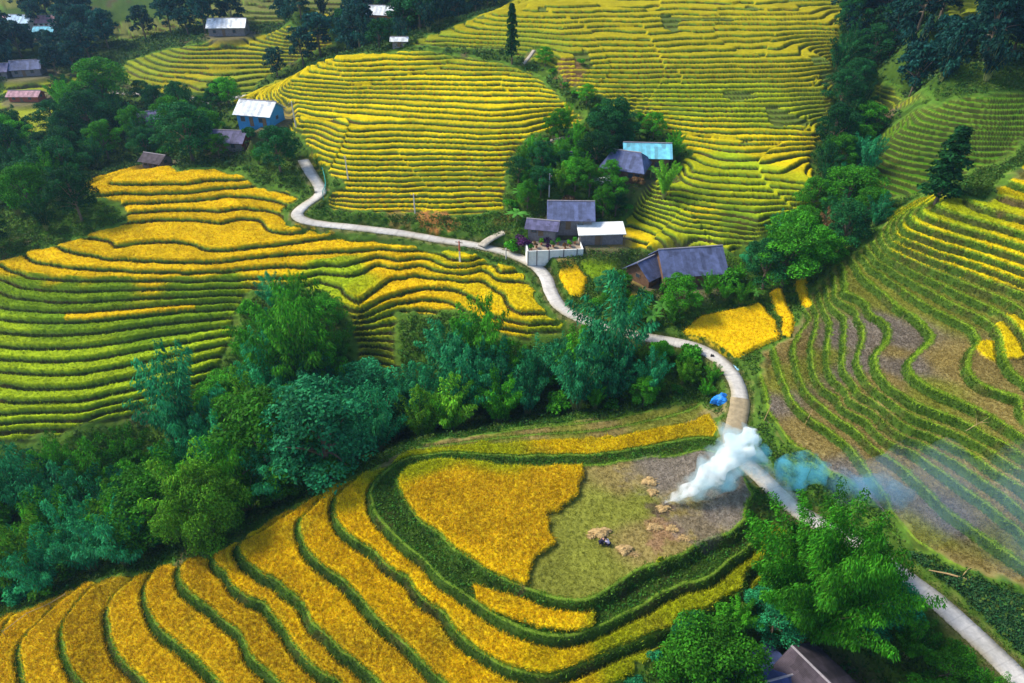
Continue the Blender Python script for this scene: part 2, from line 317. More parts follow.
for nm, a in dict(h1=(262,122,6),h2=(232,147,5),h3=(155,135,4),h4=(158,166,4),h5=(230,34,8),h6=(383,22,7),h7=(30,74,8),h8=(8,28,6),h9=(25,28,6),h10=(52,28,5),h11=(48,38,5),h12=(28,100,6),
                  c1=(625,175,5.5),c2=(645,166,5.5),c3=(570,222,5.5),c4=(600,241,4.5),c5=(556,252,3.6),c6=(686,275,7),c7=(648,279,4.5),b1=(822,720,6.5),b2=(752,705,5)).items():
    PAD[nm] = pad(*a)

def terrace(x, y, h, g):
    """surface height, crop id, vertex colour and a 'growth' mask for world points"""
    z = h.copy(); crop = np.zeros(x.shape, np.int8); n = x.size
    wild_h = (vnoise(x, y, 6, 1)-.5)*.7 + (vnoise(x, y, 1.7, 2)-.5)*.4 + (vnoise(x, y, .45, 3)-.5)*.18
    wmix = vnoise(x, y, 4, 11)*.6 + vnoise(x, y, 1.1, 12)*.4
    gA = np.array([.045,.12,.014]); gB = np.array([.11,.20,.02]); gC = np.array([.13,.11,.045])
    col = gA + (gB-gA) * wmix[..., None]
    col = col + (gC-col) * (sstep(.72, .85, vnoise(x, y, 12, 13)*.6 + vnoise(x, y, 2.3, 14)*.4))[..., None]
    strength = np.zeros(x.shape); global KM; KM = np.zeros(x.shape, np.int8)
    stubcol = samp3(TS, x, y); cropcol = samp3(TC, x, y)
    jx = x + (vnoise(x, y, 1.3, 21)-.5)*1.2; jy = y + (vnoise(x, y, 1.3, 22)-.5)*1.2
    nocrop = np.full(x.shape, -99.)
    for q in NOCROP: nocrop = np.maximum(nocrop, sdist(wpoly(q), jx, jy))
    for zi, (name, s, wr, wob, kind, ch, poly) in enumerate(ZONES):
        W_ = wpoly(poly); d = sdist(W_, jx, jy); m = d > 0
        if not m.any(): continue
        xm, ym, hm, gm, dm = x[m], y[m], h[m], g[m], d[m]
        hh = hm.copy()
        if wob:
            # fields break and restart: a blocky phase shift plus a slow wander
            hh = hh + s*.55*(vnoise(hh/s, hh*0+zi, 2.1, 33)-.5) + s*.5*(vnoise(xm, ym, 17, 34+zi)-.5)*(name in ('middle', 'upper'))
            bx = np.floor(xm/26 + 1.3*vnoise(xm, ym, 18, 40+zi)); by = np.floor(ym/34 + 1.3*vnoise(xm, ym, 18, 41+zi))
            hh = hh + s*wob*(hash2(bx, by, 50+zi)-.5) + s*wob*1.1*(vnoise(xm, ym, 11, 60+zi)-.5) + s*wob*.35*(vnoise(xm, ym, 3, 61+zi)-.5)
        else:
            hh = hh + s*.10*(vnoise(xm, ym, 4, 62)-.5)
        u = hh / s; n_ = np.floor(u); f = u - n_
        k = 1 / s * gm                                   # fraction of a step per metre
        a = np.clip(wr * k, .04, .5); 
        ramp = sstep(1 - a, 1, f)
        bund = np.clip((.34 if name in ('knoll','stubble') else .16) * k, .01, .12)
        edge_m = np.minimum(f, 1 - a - f) / np.maximum(k, 1e-3)    # metres to the tread's edge
        lvl = (n_ + ramp) * s
        # banks bulge, bunds stand a hand above the tread
        isb = (f < bund)
        lvl = lvl + np.where(isb, .10, 0) + ramp*(1-ramp)*.25*(vnoise(xm, ym, .9, 70)-.3)*s
        st = sstep(0, 2.0, dm)
        tid = hash2(n_, np.floor(xm*0+zi), 80)
        hid = hash2(n_, np.floor(xm/40+vnoise(xm, ym, 30, 81)), 82)
        cc = cropcol[m] * (.86 + .28*hid)[..., None]; sc = stubcol[m] * (.85 + .3*hid)[..., None]
        if name == 'stubble':
            ncr = (sdist(YEL, xm, ym) < 1.5*(vnoise(xm, ym, 6, 83)-.5)) | (vnoise(xm, ym, 7, 86) > .74) 
            # two small plots left standing among the stubble
            for px, py, rr_ in ((1004,346,2.6),(1022,325,2.6)):
                q = W1(px, py); ncr &= np.hypot(xm-q[0], ym-q[1]) > rr_
            ncr &= ~((hm < 4.5) & (np.hypot(xm-PLQ[0], ym-PLQ[1]) < 2))
        else: ncr = nocrop[m] > 0
        if name == 'knoll': ncr |= (n_ == -1) & (sdist(RINGP, xm, ym) < 0)
        if name == 'nose': cc = np.where((sdist(GOLDN, xm, ym) > 0)[..., None], np.array(T['gold'])*(.86 + .28*hid)[..., None], cc)
        if name == 'knoll': kg = (.55*sstep(.5, .85, vnoise(xm, ym, 3.5, 87)*.6 + vnoise(xm, ym, 9, 88)*.4))[..., None]; cc = cc*(1-kg) + np.array([.36,.33,.02])*kg
        if name in ('middle', 'upper'): kg = (.6*hash2(n_, np.floor(xm/33+vnoise(xm, ym, 20, 89)), 85)**2)[..., None]; cc = cc*(1-kg) + np.array(T['olive'])*kg
        if name == 'nose': cc = np.where(((sdist(GSTRIP, xm, ym) > 0) & (n_ == GLEV))[..., None], np.array(T['gold'])*(.9+.2*hid)[..., None], cc)
        lone = vnoise(xm, ym, 8, 84+zi)
        can = (~ncr) & (edge_m > (.14 if name == 'knoll' else .04)) & (~isb) & (f < 1-a) & (dm > .9)
        if ch > 0 and name in ('middle', 'upper', 'farleft'): can &= ~((lone > .88) & (hid > .3))
        chh = ch if ch > 0 else .4
        rise = chh * sstep(.0, .30, edge_m) * (.86+.28*vnoise(xm, ym, 2.2, 90)) + (vnoise(xm, ym, .28, 91)-.5)*.16*(chh/.5) + (RNG.random(xm.shape)-.5)*.09
        zz = lvl + np.where(can, np.maximum(rise, .05), (vnoise(xm, ym, .5, 92)-.5)*.07)
        zz = zz*st + (hm + wild_h[m]) * (1-st)
        z[m] = zz
        c = np.zeros(xm.shape, np.int8); c[can & (st > .6)] = zi + 1; crop[m] = c
        # colours that belong to the ground itself: grassy bank, lighter bund, soil patches, crop
        bk = vnoise(xm, ym, 1.2, 93)*.5 + vnoise(xm, ym, 6, 94)*.5
        G1 = np.array([.022,.045,.009]) if name != 'stubble' else np.array([.05,.095,.012])
        G2 = np.array([.075,.085,.015]) if name not in ('knoll','stubble') else np.array([.065,.125,.014])
        brown = np.array([.085,.055,.022])
        bank = G1 + (G2-G1)*bk[..., None]
        bank = bank + (brown-bank) * (sstep(.55, .75, vnoise(xm, ym, 5, 95)*.6+vnoise(xm, ym, .8, 96)*.4) * (.45 if name in ('knoll','stubble') else .1 if name == 'green' else .65))[..., None]
        bundc = np.array([.13,.21,.02]) if name != 'stubble' else np.array([.20,.29,.022])
        inner = (~isb) & (f < 1-a)
        if name == 'knoll': inner &= ~((n_ == -1) & ncr)
        cm = np.where(isb[..., None], bundc*(.7+.6*bk[..., None]), bank)
        cm = np.where((inner & ncr)[..., None], sc*(.72+.56*(vnoise(xm, ym, .35, 97)*.5+vnoise(xm, ym, 2.5, 98)*.5))[..., None], cm)
        cm = np.where((inner & ~ncr & ~can)[..., None], (np.array([.10,.13,.02]))*(.7+.6*bk[..., None]), cm)
        grain = .70 + .60*(vnoise(xm, ym, .22, 99)*.55 + vnoise(xm, ym, 1.6, 100)*.45)
        cm = np.where(can[..., None], cc*grain[..., None], cm)
        stc = sstep(.2, 1.2, dm)[..., None]
        col[m] = cm*stc + col[m]*(1-stc)
        strength[m] = st
        KM[m] = np.where(st < .6, 0, np.where(inner & ncr, 3, np.where(isb, 2, 1))) + 10*zi
    for kind, ch, poly in FLATS:
        d = sdist(wpoly(poly), .3*jx+.7*x, .3*jy+.7*y); m = d > 0
        if not m.any(): continue
        xm, ym, dm = x[m], y[m], d[m]
        z[m] = h[m] + ch*sstep(0, .5, dm)*(.86+.28*vnoise(xm, ym, 2.2, 90)) + (vnoise(xm, ym, .28, 91)-.5)*.14
        crop[m] = 100
        col[m] = np.array(T[kind]) * (.8+.4*(vnoise(xm, ym, .25, 99)*.5+vnoise(xm, ym, 2, 100)*.5))[..., None]
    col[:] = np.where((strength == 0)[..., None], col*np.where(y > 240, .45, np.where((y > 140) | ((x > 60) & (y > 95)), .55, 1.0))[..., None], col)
    wild = (strength == 0) & (crop == 0)
    z[wild] += wild_h[wild]
    # building plots and lanes are cut into the slope
    for (ax, ay, rad, pz) in PADS:
        q = np.hypot(x-ax, y-ay); k = 1 - sstep(rad, rad+2.5, q)
        z[:] = z*(1-k) + pz*k; crop[k > .3] = 0
        col[:] = col*(1-k[..., None]*.8) + np.array([.12,.095,.06])*k[..., None]*.8*(.8+.4*wmix[..., None])
    for L, w in [(l[2], l[1]) for l in LANES] + [(ROAD, 2.5)]:
        d, rz = pdist(L, x, y); k = 1 - sstep(w*.5+.15, w*.5+1.5, d)
        z[:] = z*(1-k) + (rz-.08)*k + k*(1-k)*(vnoise(x, y, .6, 110)-.5)*.4
        crop[d < w*.5+.9] = 0
        k2 = (1 - sstep(w*.5, w*.5+1.0, d + .8*(vnoise(x, y, .8, 111)-.5)))[..., None]
        col[:] = col*(1-k2) + np.array([.15,.14,.05])*k2*(.7+.6*wmix[..., None])
        verge = ((d < w*.5+1.6) & (crop == 0))[..., None]
        col[:] = np.where(verge & (k2 < .2), np.array([.06,.12,.015])*(.7+.6*wmix[..., None]), col)
    # bare earth: red cut above the road, burnt and trampled soil on the knoll
    for px, py, rad, c, amt in ((432,221,3.2,(.42,.17,.05),.9),(450,222,2.5,(.40,.18,.05),.9),(505,218,2.6,(.28,.13,.05),.7),(400,220,3,(.26,.14,.05),.5),(570,72,4,(.20,.09,.05),.7),(885,117,3,(.16,.10,.07),.8),(1015,205,3,(.16,.09,.05),.7),
                                (665,528,2.6,(.30,.17,.10),.75),(690,520,3.6,(.16,.13,.11),.7),(662,505,1.6,(.09,.06,.05),.8),(650,468,3.5,(.19,.16,.13),.6),(700,425,2.6,(.28,.2,.09),.75),(735,430,2.6,(.30,.21,.12),.8),(520,590,1.,(.17,.11,.05),.6),(718,412,2.4,(.27,.2,.1),.7)):
        q = W1(px, py); d = np.hypot(x-q[0], y-q[1]) / rad + (vnoise(x, y, 1.4, 120)-.5)*.9 + (vnoise(x, y, .4, 121)-.5)*.4
        k = (amt*(1-sstep(.55, 1.0, d)))[..., None]*(crop == 0)[..., None]
        col[:] = col*(1-k) + np.array(c)*k
    KM[(crop > 0)] = KM[(crop > 0)]//10*10 + 4
    return z, crop, col
PLQ = W1(900, 900); GOLDN = wpoly([(5,262),(30,276),(83,279),(153,279),(215,277),(260,271),(300,264),(345,257),(420,244),(345,232),(290,215),(300,196),(262,184),(243,172),(165,162),(100,176),(78,190),(122,215),(60,241)]); RINGP = wpoly([(474,584),(500,592),(595,606),(592,632),(540,628),(478,606)]); GSTRIP = wpoly([(64,306),(192,300),(198,316),(66,324)]); GLEV = int(np.floor(float(Hb(*W1(120, 313)))/SN)); YEL = wpoly([(884,214),(925,190),(990,196),(1008,172),(1110,150),(1110,315),(1024,292),(950,266),(892,248)])
Z, CROP, GCOL = terrace(GX, GY, GH, GG)
def Zf(x, y): return bil(Z, x, y)
def Zf1(x, y): return float(bil(Z, np.array([x]), np.array([y]))[0])

# ------------------------------------------------------------------ materials
def mat(name, base=(.5,.5,.5), rough=.9, spec=.2, attr=None, noise=0, nscale=4, bump=0, bscale=20, metal=0, trans=0, nodes=None):
    m = bpy.data.materials.new(name); m.use_nodes = True; nt = m.node_tree; b = nt.nodes['Principled BSDF']
    b.inputs['Roughness'].default_value = rough; b.inputs['Specular IOR Level'].default_value = spec; b.inputs['Metallic'].default_value = metal
    src = None
    if attr:
        a = nt.nodes.new('ShaderNodeAttribute'); a.attribute_name = attr; src = a.outputs['Color']
    tc = nt.nodes.new('ShaderNodeTexCoord')
    if noise:
        n = nt.nodes.new('ShaderNodeTexNoise'); n.inputs['Scale'].default_value = nscale; n.inputs['Detail'].default_value = 6; n.inputs['Roughness'].default_value = .65
        nt.links.new(tc.outputs['Object'], n.inputs['Vector'])
        mr = nt.nodes.new('ShaderNodeMapRange'); mr.inputs['From Min'].default_value = .3; mr.inputs['From Max'].default_value = .7; mr.inputs['To Min'].default_value = 1-noise; mr.inputs['To Max'].default_value = 1+noise
        nt.links.new(n.outputs['Fac'], mr.inputs['Value'])
        mx = nt.nodes.new('ShaderNodeVectorMath'); mx.operation = 'SCALE'
        if src: nt.links.new(src, mx.inputs[0])
        else: mx.inputs[0].default_value = base
        nt.links.new(mr.outputs[0], mx.inputs['Scale']); src = mx.outputs[0]
    if src: nt.links.new(src, b.inputs['Base Color'])
    else: b.inputs['Base Color'].default_value = (*base, 1)
    if bump:
        n2 = nt.nodes.new('ShaderNodeTexNoise'); n2.inputs['Scale'].default_value = bscale; n2.inputs['Detail'].default_value = 5
        nt.links.new(tc.outputs['Object'], n2.inputs['Vector'])
        bp = nt.nodes.new('ShaderNodeBump'); bp.inputs['Strength'].default_value = bump; bp.inputs['Distance'].default_value = .1
        nt.links.new(n2.outputs['Fac'], bp.inputs['Height']); nt.links.new(bp.outputs[0], b.inputs['Normal'])
    if trans:
        out = nt.nodes['Material Output']; tr = nt.nodes.new('ShaderNodeBsdfTranslucent'); ms = nt.nodes.new('ShaderNodeMixShader'); ms.inputs[0].default_value = trans
        if src: nt.links.new(src, tr.inputs['Color'])
        else: tr.inputs['Color'].default_value = (*base, 1)
        nt.links.new(b.outputs[0], ms.inputs[1]); nt.links.new(tr.outputs[0], ms.inputs[2]); nt.links.new(ms.outputs[0], out.inputs['Surface'])
    return m
M_ground = mat('ground', attr='col', rough=.95, spec=.1, noise=.22, nscale=1.3, bump=.5, bscale=6)
M_rice = mat('rice', attr='col', rough=.9, spec=.03, noise=.18, nscale=2.2, bump=.6, bscale=7, trans=0)

def tag(o, label=None, cat=None, group=None, kind=None):
    if label: o['label'] = label
    if cat: o['category'] = cat
    if group: o['group'] = group
    if kind: o['kind'] = kind
    return o
def mesh_np(name, verts, faces, material=None, cols=None, smooth=False, parent=None, matidx=None, link=True):
    """verts (n,3), faces (m,k) with k = 3 or 4"""
    verts = np.asarray(verts, np.float32); faces = np.asarray(faces, np.int32)
    me = bpy.data.meshes.new(name); me.vertices.add(len(verts)); me.vertices.foreach_set('co', verts.ravel())
    k = faces.shape[1]; me.loops.add(faces.size); me.loops.foreach_set('vertex_index', faces.ravel())
    me.polygons.add(len(faces)); me.polygons.foreach_set('loop_start', np.arange(0, faces.size, k, dtype=np.int32))
    try: me.polygons.foreach_set('loop_total', np.full(len(faces), k, np.int32))
    except Exception: pass
    if smooth: me.polygons.foreach_set('use_smooth', np.ones(len(faces), bool))
    if cols is not None:
        at = me.attributes.new('col', 'FLOAT_COLOR', 'POINT'); c = np.ones((len(verts), 4), np.float32); c[:, :3] = cols; at.data.foreach_set('color', c.ravel())
    me.update(calc_edges=True)
    if material: me.materials.append(material)
    if not link: return me
    o = bpy.data.objects.new(name, me); COL.objects.link(o)
    if parent: o.parent = parent
    return o
# split the grid's faces into bare ground and standing crop
idx = np.arange(NA*NR, dtype=np.int32).reshape(NR, NA)
F = np.stack([idx[:-1, :-1], idx[:-1, 1:], idx[1:, 1:], idx[1:, :-1]], -1).reshape(-1, 4)[:, ::-1]
cf = CROP.ravel()[F].max(1)
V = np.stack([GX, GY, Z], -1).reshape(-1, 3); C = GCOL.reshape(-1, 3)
def submesh(name, sel, m):
    f = F[sel]; u, inv = np.unique(f, return_inverse=True)
    return mesh_np(name, V[u], inv.reshape(f.shape), m, C[u], smooth=True)
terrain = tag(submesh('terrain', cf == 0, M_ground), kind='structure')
RICE = {1:'ripe golden rice standing on the terraces of the front knoll', 2:'golden to green rice on the wide left terraces below the winding road', 3:'yellow rice on the narrow terraces of the middle hill', 4:'olive and yellow rice on the tall terraced slope above the village',
        5:'olive rice on the terraces beyond the left woods', 6:'dim green rice at the far left edge', 7:'hazy far rice terraces near the top left', 8:'hazy pale field in the top left corner', 9:'olive rice strip beside the far purple roofed houses',
        10:'yellow rice on the upper right terraces above the stubble', 11:'dark green young rice on the right hillside under the woods', 12:'green rice patch between the woods at upper right', 13:'small green field at the top right edge', 100:'ripe rice in the single plots beside the road and the big blue roofed house'}
for k, lab in RICE.items():
    if (cf == k).any(): tag(submesh('rice', cf == k, M_rice), lab, 'rice', kind='stuff')
# ------------------------------------------------------------------ small mesh kit
class MB:
    def __init__(s): s.v = []; s.f = []
    def add(s, v, f): n = len(s.v); s.v += [tuple(p) for p in v]; s.f += [tuple(i+n for i in q) for q in f]; return s
    def box(s, x0, y0, z0, x1, y1, z1):
        return s.add([(x0,y0,z0),(x1,y0,z0),(x1,y1,z0),(x0,y1,z0),(x0,y0,z1),(x1,y0,z1),(x1,y1,z1),(x0,y1,z1)], [(3,2,1,0),(4,5,6,7),(0,1,5,4),(1,2,6,5),(2,3,7,6),(3,0,4,7)])
    def tube(s, pts, rad, seg=8, cap=True):
        pts = [Vector(p) for p in pts]; rad = rad if hasattr(rad, '__len__') else [rad]*len(pts); n = len(s.v)
        up = Vector((0,0,1))
        for i, p in enumerate(pts):
            t = (pts[min(i+1, len(pts)-1)] - pts[max(i-1, 0)]).normalized()
            a = t.cross(Vector((1,0,0)) if abs(t.z) > .9 else up).normalized(); b = t.cross(a)
            for k in range(seg):
                c = 2*math.pi*k/seg; s.v.append(tuple(p + (a*math.cos(c) + b*math.sin(c))*rad[i]))
        for i in range(len(pts)-1):
            for k in range(seg): s.f.append((n+i*seg+k, n+i*seg+(k+1)%seg, n+(i+1)*seg+(k+1)%seg, n+(i+1)*seg+k))
        if cap: s.f.append(tuple(n+k for k in range(seg))[::-1]); s.f.append(tuple(n+(len(pts)-1)*seg+k for k in range(seg)))
        return s
    def slab(s, quad, th):            # a thick sheet from 4 corners (upper face), counter-clockwise from above
        q = [Vector(p) for p in quad]; nrm = (q[1]-q[0]).cross(q[3]-q[0]).normalized()
        lo = [p - nrm*th for p in q]
        return s.add([tuple(p) for p in q] + [tuple(p) for p in lo], [(0,1,2,3),(7,6,5,4),(0,4,5,1),(1,5,6,2),(2,6,7,3),(3,7,4,0)])
    def build(s, name, m, parent=None, loc=None, smooth=False):
        me = bpy.data.meshes.new(name); me.from_pydata(s.v, [], s.f); me.update()
        if smooth: me.polygons.foreach_set('use_smooth', [True]*len(me.polygons))
        me.materials.append(m); o = bpy.data.objects.new(name, me); COL.objects.link(o)
        if parent: o.parent = parent
        if loc: o.location = loc
        return o
def empty(name, loc, rz=0.0):
    o = bpy.data.objects.new(name, None); COL.objects.link(o); o.location = loc; o.rotation_euler = (0, 0, rz); o.empty_display_size = .5; return o

# ------------------------------------------------------------------ roads
M_conc = mat('concrete', (.50,.47,.44), attr='col', rough=.9, noise=.16, nscale=2.5, bump=.15, bscale=6)
M_dirt = mat('dirt_track', (.30,.24,.15), rough=.95, noise=.3, nscale=1.0, bump=.3, bscale=5)
M_path = mat('trodden_path', (.36,.32,.26), rough=.95, noise=.3, nscale=1.5, bump=.3, bscale=5)
def strip(name, L, w, m, lift=.07):
    v = []; f = []; cum = 0
    for i, p in enumerate(L):
        t = L[min(i+1, len(L)-1)] - L[max(i-1, 0)]; n = np.array([-t[1], t[0]]); n /= np.hypot(*n) + 1e-9
        ww = w * (1 + .10*(float(vnoise(np.array([i*1.7]), np.array([3.]), 2.2, 7)[0])-.5))
        for k, (o, dz) in enumerate(((-.5, -.25), (-.5, 0), (-.17, .02), (.17, .02), (.5, 0), (.5, -.25))):
            v.append((p[0]+n[0]*ww*o, p[1]+n[1]*ww*o, p[2]+lift+dz))
        if i:
            b = 6*(i-1)
            for k in range(5): f.append((b+k, b+6+k, b+7+k, b+1+k))
    q = np.array(v); nz = vnoise(q[:, 0], q[:, 1], 2.6, 200)*.6 + vnoise(q[:, 0], q[:, 1], .6, 201)*.4; edge = np.tile([1, 1, .15, .15, 1, 1], len(L)).astype(float)*np.clip(vnoise(q[:, 0], q[:, 1], 3.0, 202)*1.8-.3, 0, 1)
    c = np.array([.52,.49,.46])*(.72+.5*nz)[:, None]; c = c + (np.array([.26,.22,.12])-c)*(edge*.75)[:, None]
    j = np.repeat((np.arange(len(L)) % 14) == 0, 6); c[j] *= .82
    return mesh_np(name, q, np.array(f), m, c)
def fine(L, n=5):
    n = n*2
    out = []
    for a, b in zip(L[:-1], L[1:]):
        for k in range(n): out.append(a + (b-a)*k/n)
    out.append(L[-1]); return np.array(out)
RF = fine(ROAD, 3)
i1 = int(np.argmin(np.hypot(*(RF[:, :2] - P(739,398,-1)[:2]).T))); i2 = int(np.argmin(np.hypot(*(RF[:, :2] - P(741,456,-1.3)[:2]).T)))
tag(strip('road', RF[:i1+1], 2.3, M_conc), kind='structure')
tag(strip('dirt_road', RF[i1:i2+1], 2.6, M_dirt, .066), kind='structure')
tag(strip('lower_road', RF[i2:], 2.3, M_conc), kind='structure')
for nm, w_, L in LANES: tag(strip(nm, fine(L, 2), w_, M_path if nm != 'far_lane' else M_conc, .05), kind='structure')

# ------------------------------------------------------------------ foliage kit
LEAF = {}
def leafmat(name, base, tr=.32, vary=.35):
    m = mat(name, base, rough=.75, spec=.12, attr='col', trans=tr)
    nt = m.node_tree; a = [n for n in nt.nodes if n.type == 'ATTRIBUTE'][0]
    oi = nt.nodes.new('ShaderNodeObjectInfo'); mr = nt.nodes.new('ShaderNodeMapRange'); mr.inputs['To Min'].default_value = 1-vary; mr.inputs['To Max'].default_value = 1+vary
    nt.links.new(oi.outputs['Random'], mr.inputs['Value'])
    mu = nt.nodes.new('ShaderNodeVectorMath'); mu.operation = 'MULTIPLY'; mu.inputs[1].default_value = base
    sc = nt.nodes.new('ShaderNodeVectorMath'); sc.operation = 'SCALE'
    nt.links.new(a.outputs['Color'], mu.inputs[0]); nt.links.new(mu.outputs[0], sc.inputs[0]); nt.links.new(mr.outputs[0], sc.inputs['Scale'])
    for l in [l for l in nt.links if l.from_node == a and l.to_node != mu]: 
        t = l.to_socket; nt.links.remove(l); nt.links.new(sc.outputs[0], t)
    LEAF[name] = m; return m
leafmat('foliage_teal', (.024,.25,.098)); leafmat('foliage_green', (.050,.255,.012)); leafmat('foliage_dark', (.012,.095,.024)); leafmat('foliage_lime', (.10,.31,.018))
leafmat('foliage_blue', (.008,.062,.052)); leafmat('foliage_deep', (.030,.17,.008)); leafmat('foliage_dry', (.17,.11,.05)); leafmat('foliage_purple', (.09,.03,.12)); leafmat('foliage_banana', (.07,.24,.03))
M_bark = mat('bark', (.16,.12,.085), rough=.95, noise=.3, nscale=3, bump=.5, bscale=10)
M_cane = mat('bamboo_cane', (.22,.25,.08), rough=.6, noise=.2, nscale=3)
M_grass = mat('grass_blades', attr='col', rough=.8, spec=.1, trans=.25)
M_straw = mat('straw', (.50,.34,.15), rough=.9, noise=.25, nscale=6, bump=.8, bscale=30)

def quads(c, d, n, ln, wd, fold=.0):
    """leaf quads: centre c, direction d (along), normal n; arrays"""
    d = d / (np.linalg.norm(d, axis=1, keepdims=True)+1e-9); s = np.cross(d, n); s /= (np.linalg.norm(s, axis=1, keepdims=True)+1e-9)
    ln = ln[:, None]*.5; wd = wd[:, None]*.5
    V_ = np.stack([c - d*ln, c + s*wd, c + d*ln, c - s*wd], 1).reshape(-1, 3)
    return V_, np.arange(len(V_), dtype=np.int32).reshape(-1, 4)
def rdir(rng, n):
    v = rng.normal(size=(n, 3)); return v / np.linalg.norm(v, axis=1, keepdims=True)
def crown_mesh(name, parts_, material):
    vs = []; fs = []; cs = []; o = 0
    for v, f, c in parts_: vs.append(v); fs.append(f+o); cs.append(c); o += len(v)
    return mesh_np(name, np.vstack(vs), np.vstack(fs), material, np.vstack(cs), link=False)
def clump(rng, centre, r, n, leaf, tone, droop=.3, flat=.8):
    dd = rdir(rng, n); dd[:, 2] = np.where(dd[:, 2] < -.35, -dd[:, 2], dd[:, 2])
    rad = r * rng.uniform(.65, 1.05, n)
    c = centre + dd * rad[:, None] * np.array([1, 1, flat])
    al = rdir(rng, n)*.8 + np.array([0, 0, -droop]) + dd*.5
    nn = dd + rdir(rng, n)*.55
    v, f = quads(c, al, nn, leaf*rng.uniform(.7, 1.5, n), leaf*.62*rng.uniform(.7, 1.4, n))
    k = tone * rng.uniform(.5, 1.55, n); col = np.repeat(k[:, None]*np.stack([rng.uniform(.85,1.35,n), np.ones(n), rng.uniform(.8,1.1,n)], 1), 4, 0)
    return v, f, col
def broad_tree(seed, H=11, RC=4.2, leaf=.31, n=32, per=300, low=.26):
    rng = np.random.default_rng(seed); out = []
    tips = []
    for i in range(n):
        t = (i+.5)/n; z = H*(low + (1-low)*t**.85); prof = math.sin(math.pi*min(.93, .16+.80*t))**.7
        a = i*2.4 + rng.uniform(-.5, .5); rr = RC*prof*rng.uniform(.5, 1.08)
        if i == n-1: rr = 0
        c = np.array([rr*math.cos(a), rr*math.sin(a), z - .3*rng.random()]); r = RC*rng.uniform(.20, .40)
        c[2] = min(c[2], H - r*.7)
        tips.append((c, r)); out.append(clump(rng, c, r, int(per*(r/RC/.34)**2), leaf, rng.uniform(.75, 1.3)))
    core = clump(rng, np.array([0, 0, H*.62]), RC*.6, per*2, leaf*1.3, .8, flat=H*.3/(RC*.6)); out.append(core)
    me = crown_mesh('crown', out, LEAF['foliage_green'])
    tb = MB(); lean = rng.uniform(-.3, .3, 2)
    tb.tube([(0,0,-.6), (lean[0]*.3, lean[1]*.3, H*.2), (lean[0], lean[1], H*.45), (lean[0]*.6, lean[1]*.6, H*.8)], [H*.028, H*.022, H*.015, H*.006], 7)
    for c, r in tips[::3]:
        b = np.array([lean[0]*.8, lean[1]*.8, H*rng.uniform(.22, .45)]); m = (b+c)/2 + np.array([0, 0, .4])
        tb.tube([tuple(b), tuple(m), tuple(c)], [H*.011, H*.008, H*.003], 5, False)
    return me, tb, M_bark
def bamboo(seed, H=13, spread=4.3, culms=20, leaf=.32, per=320, pr=.74):
    rng = np.random.default_rng(seed); out = []; tb = MB()
    for i in range(culms):
        a = i*2.399 + rng.uniform(-.3, .3); q = math.sqrt((i+.5)/culms); h = H*rng.uniform(.6, 1.06)*(1-.30*q)*1.06; sp = spread*q*rng.uniform(.75, 1.1)
        bx, by = .5*q*math.cos(a), .5*q*math.sin(a)
        def at(t): # the cane rises and nods over at the tip
            rr = sp*(t**1.7); z = h*(1.12*t - .20*t**3.2) ; return np.stack([bx + rr*math.cos(a), by + rr*math.sin(a), z], -1)
        tb.tube([tuple(at(np.float64(t))) for t in (0, .3, .55, .8)], [.06, .05, .04, .02], 5, False)
        t = rng.uniform(.18, 1.0, per)**.8; c0 = at2(at, t)
        prof = np.sin(np.pi*np.clip((t-.12)/.95, 0, 1))**.7 * pr + .12
        off = rdir(rng, per)*rng.uniform(.5, 1, per)[:, None]*prof[:, None]*np.array([.95, .95, .8]); c = c0 + off
        al = off*.8 + np.array([.35*math.cos(a), .35*math.sin(a), -.9]) + rdir(rng, per)*.5
        nn = off + rdir(rng, per)*.5 + np.array([0,0,.3])
        v, f = quads(c, al, nn, leaf*rng.uniform(.9, 1.9, per), leaf*.42*rng.uniform(.7, 1.4, per))
        k = rng.uniform(.7, 1.35) * rng.uniform(.5, 1.6, per)
        out.append((v, f, np.repeat(k[:, None]*np.stack([rng.uniform(.8,1.5,per), np.ones(per), rng.uniform(.75,1.1,per)], 1), 4, 0)))
    return crown_mesh('crown', out, LEAF['foliage_teal']), tb, M_cane
def at2(at, t): return np.array([at(np.float64(q)) for q in t])
def conifer_like(seed, H=10, RC=1.9, leaf=.4, n=20, per=150):
    rng = np.random.default_rng(seed); out = []
    for i in range(n):
        t = i/(n-1); z = H*(.18+.80*t); rr = RC*(1-t)**.6*.55*rng.uniform(.5, 1); a = i*2.4
        out.append(clump(rng, np.array([rr*math.cos(a), rr*math.sin(a), z]), RC*(.55-.25*t)*rng.uniform(.85, 1.2), per, leaf, rng.uniform(.75, 1.3), droop=.6))
    tb = MB().tube([(0,0,-.6), (.1,0,H*.5), (0,.1,H*.9)], [H*.022, H*.014, H*.004], 6)
    return crown_mesh('crown', out, LEAF['foliage_green']), tb, M_bark
def shrub(seed, H=2.2, RC=1.3, leaf=.3):
    rng = np.random.default_rng(seed); out = [clump(rng, np.array([rng.uniform(-.6,.6)*RC, rng.uniform(-.6,.6)*RC, H*rng.uniform(.35,.75)]), RC*rng.uniform(.4,.6), 110, leaf, rng.uniform(.75,1.3)) for _ in range(8)]
    tb = MB()
    for k in range(4):
        a = k*1.7; tb.tube([(0,0,-.3), (.2*math.cos(a), .2*math.sin(a), H*.3), (.5*RC*math.cos(a), .5*RC*math.sin(a), H*.7)], [.05, .04, .015], 5, False)
    return crown_mesh('crown', out, LEAF['foliage_green']), tb, M_bark
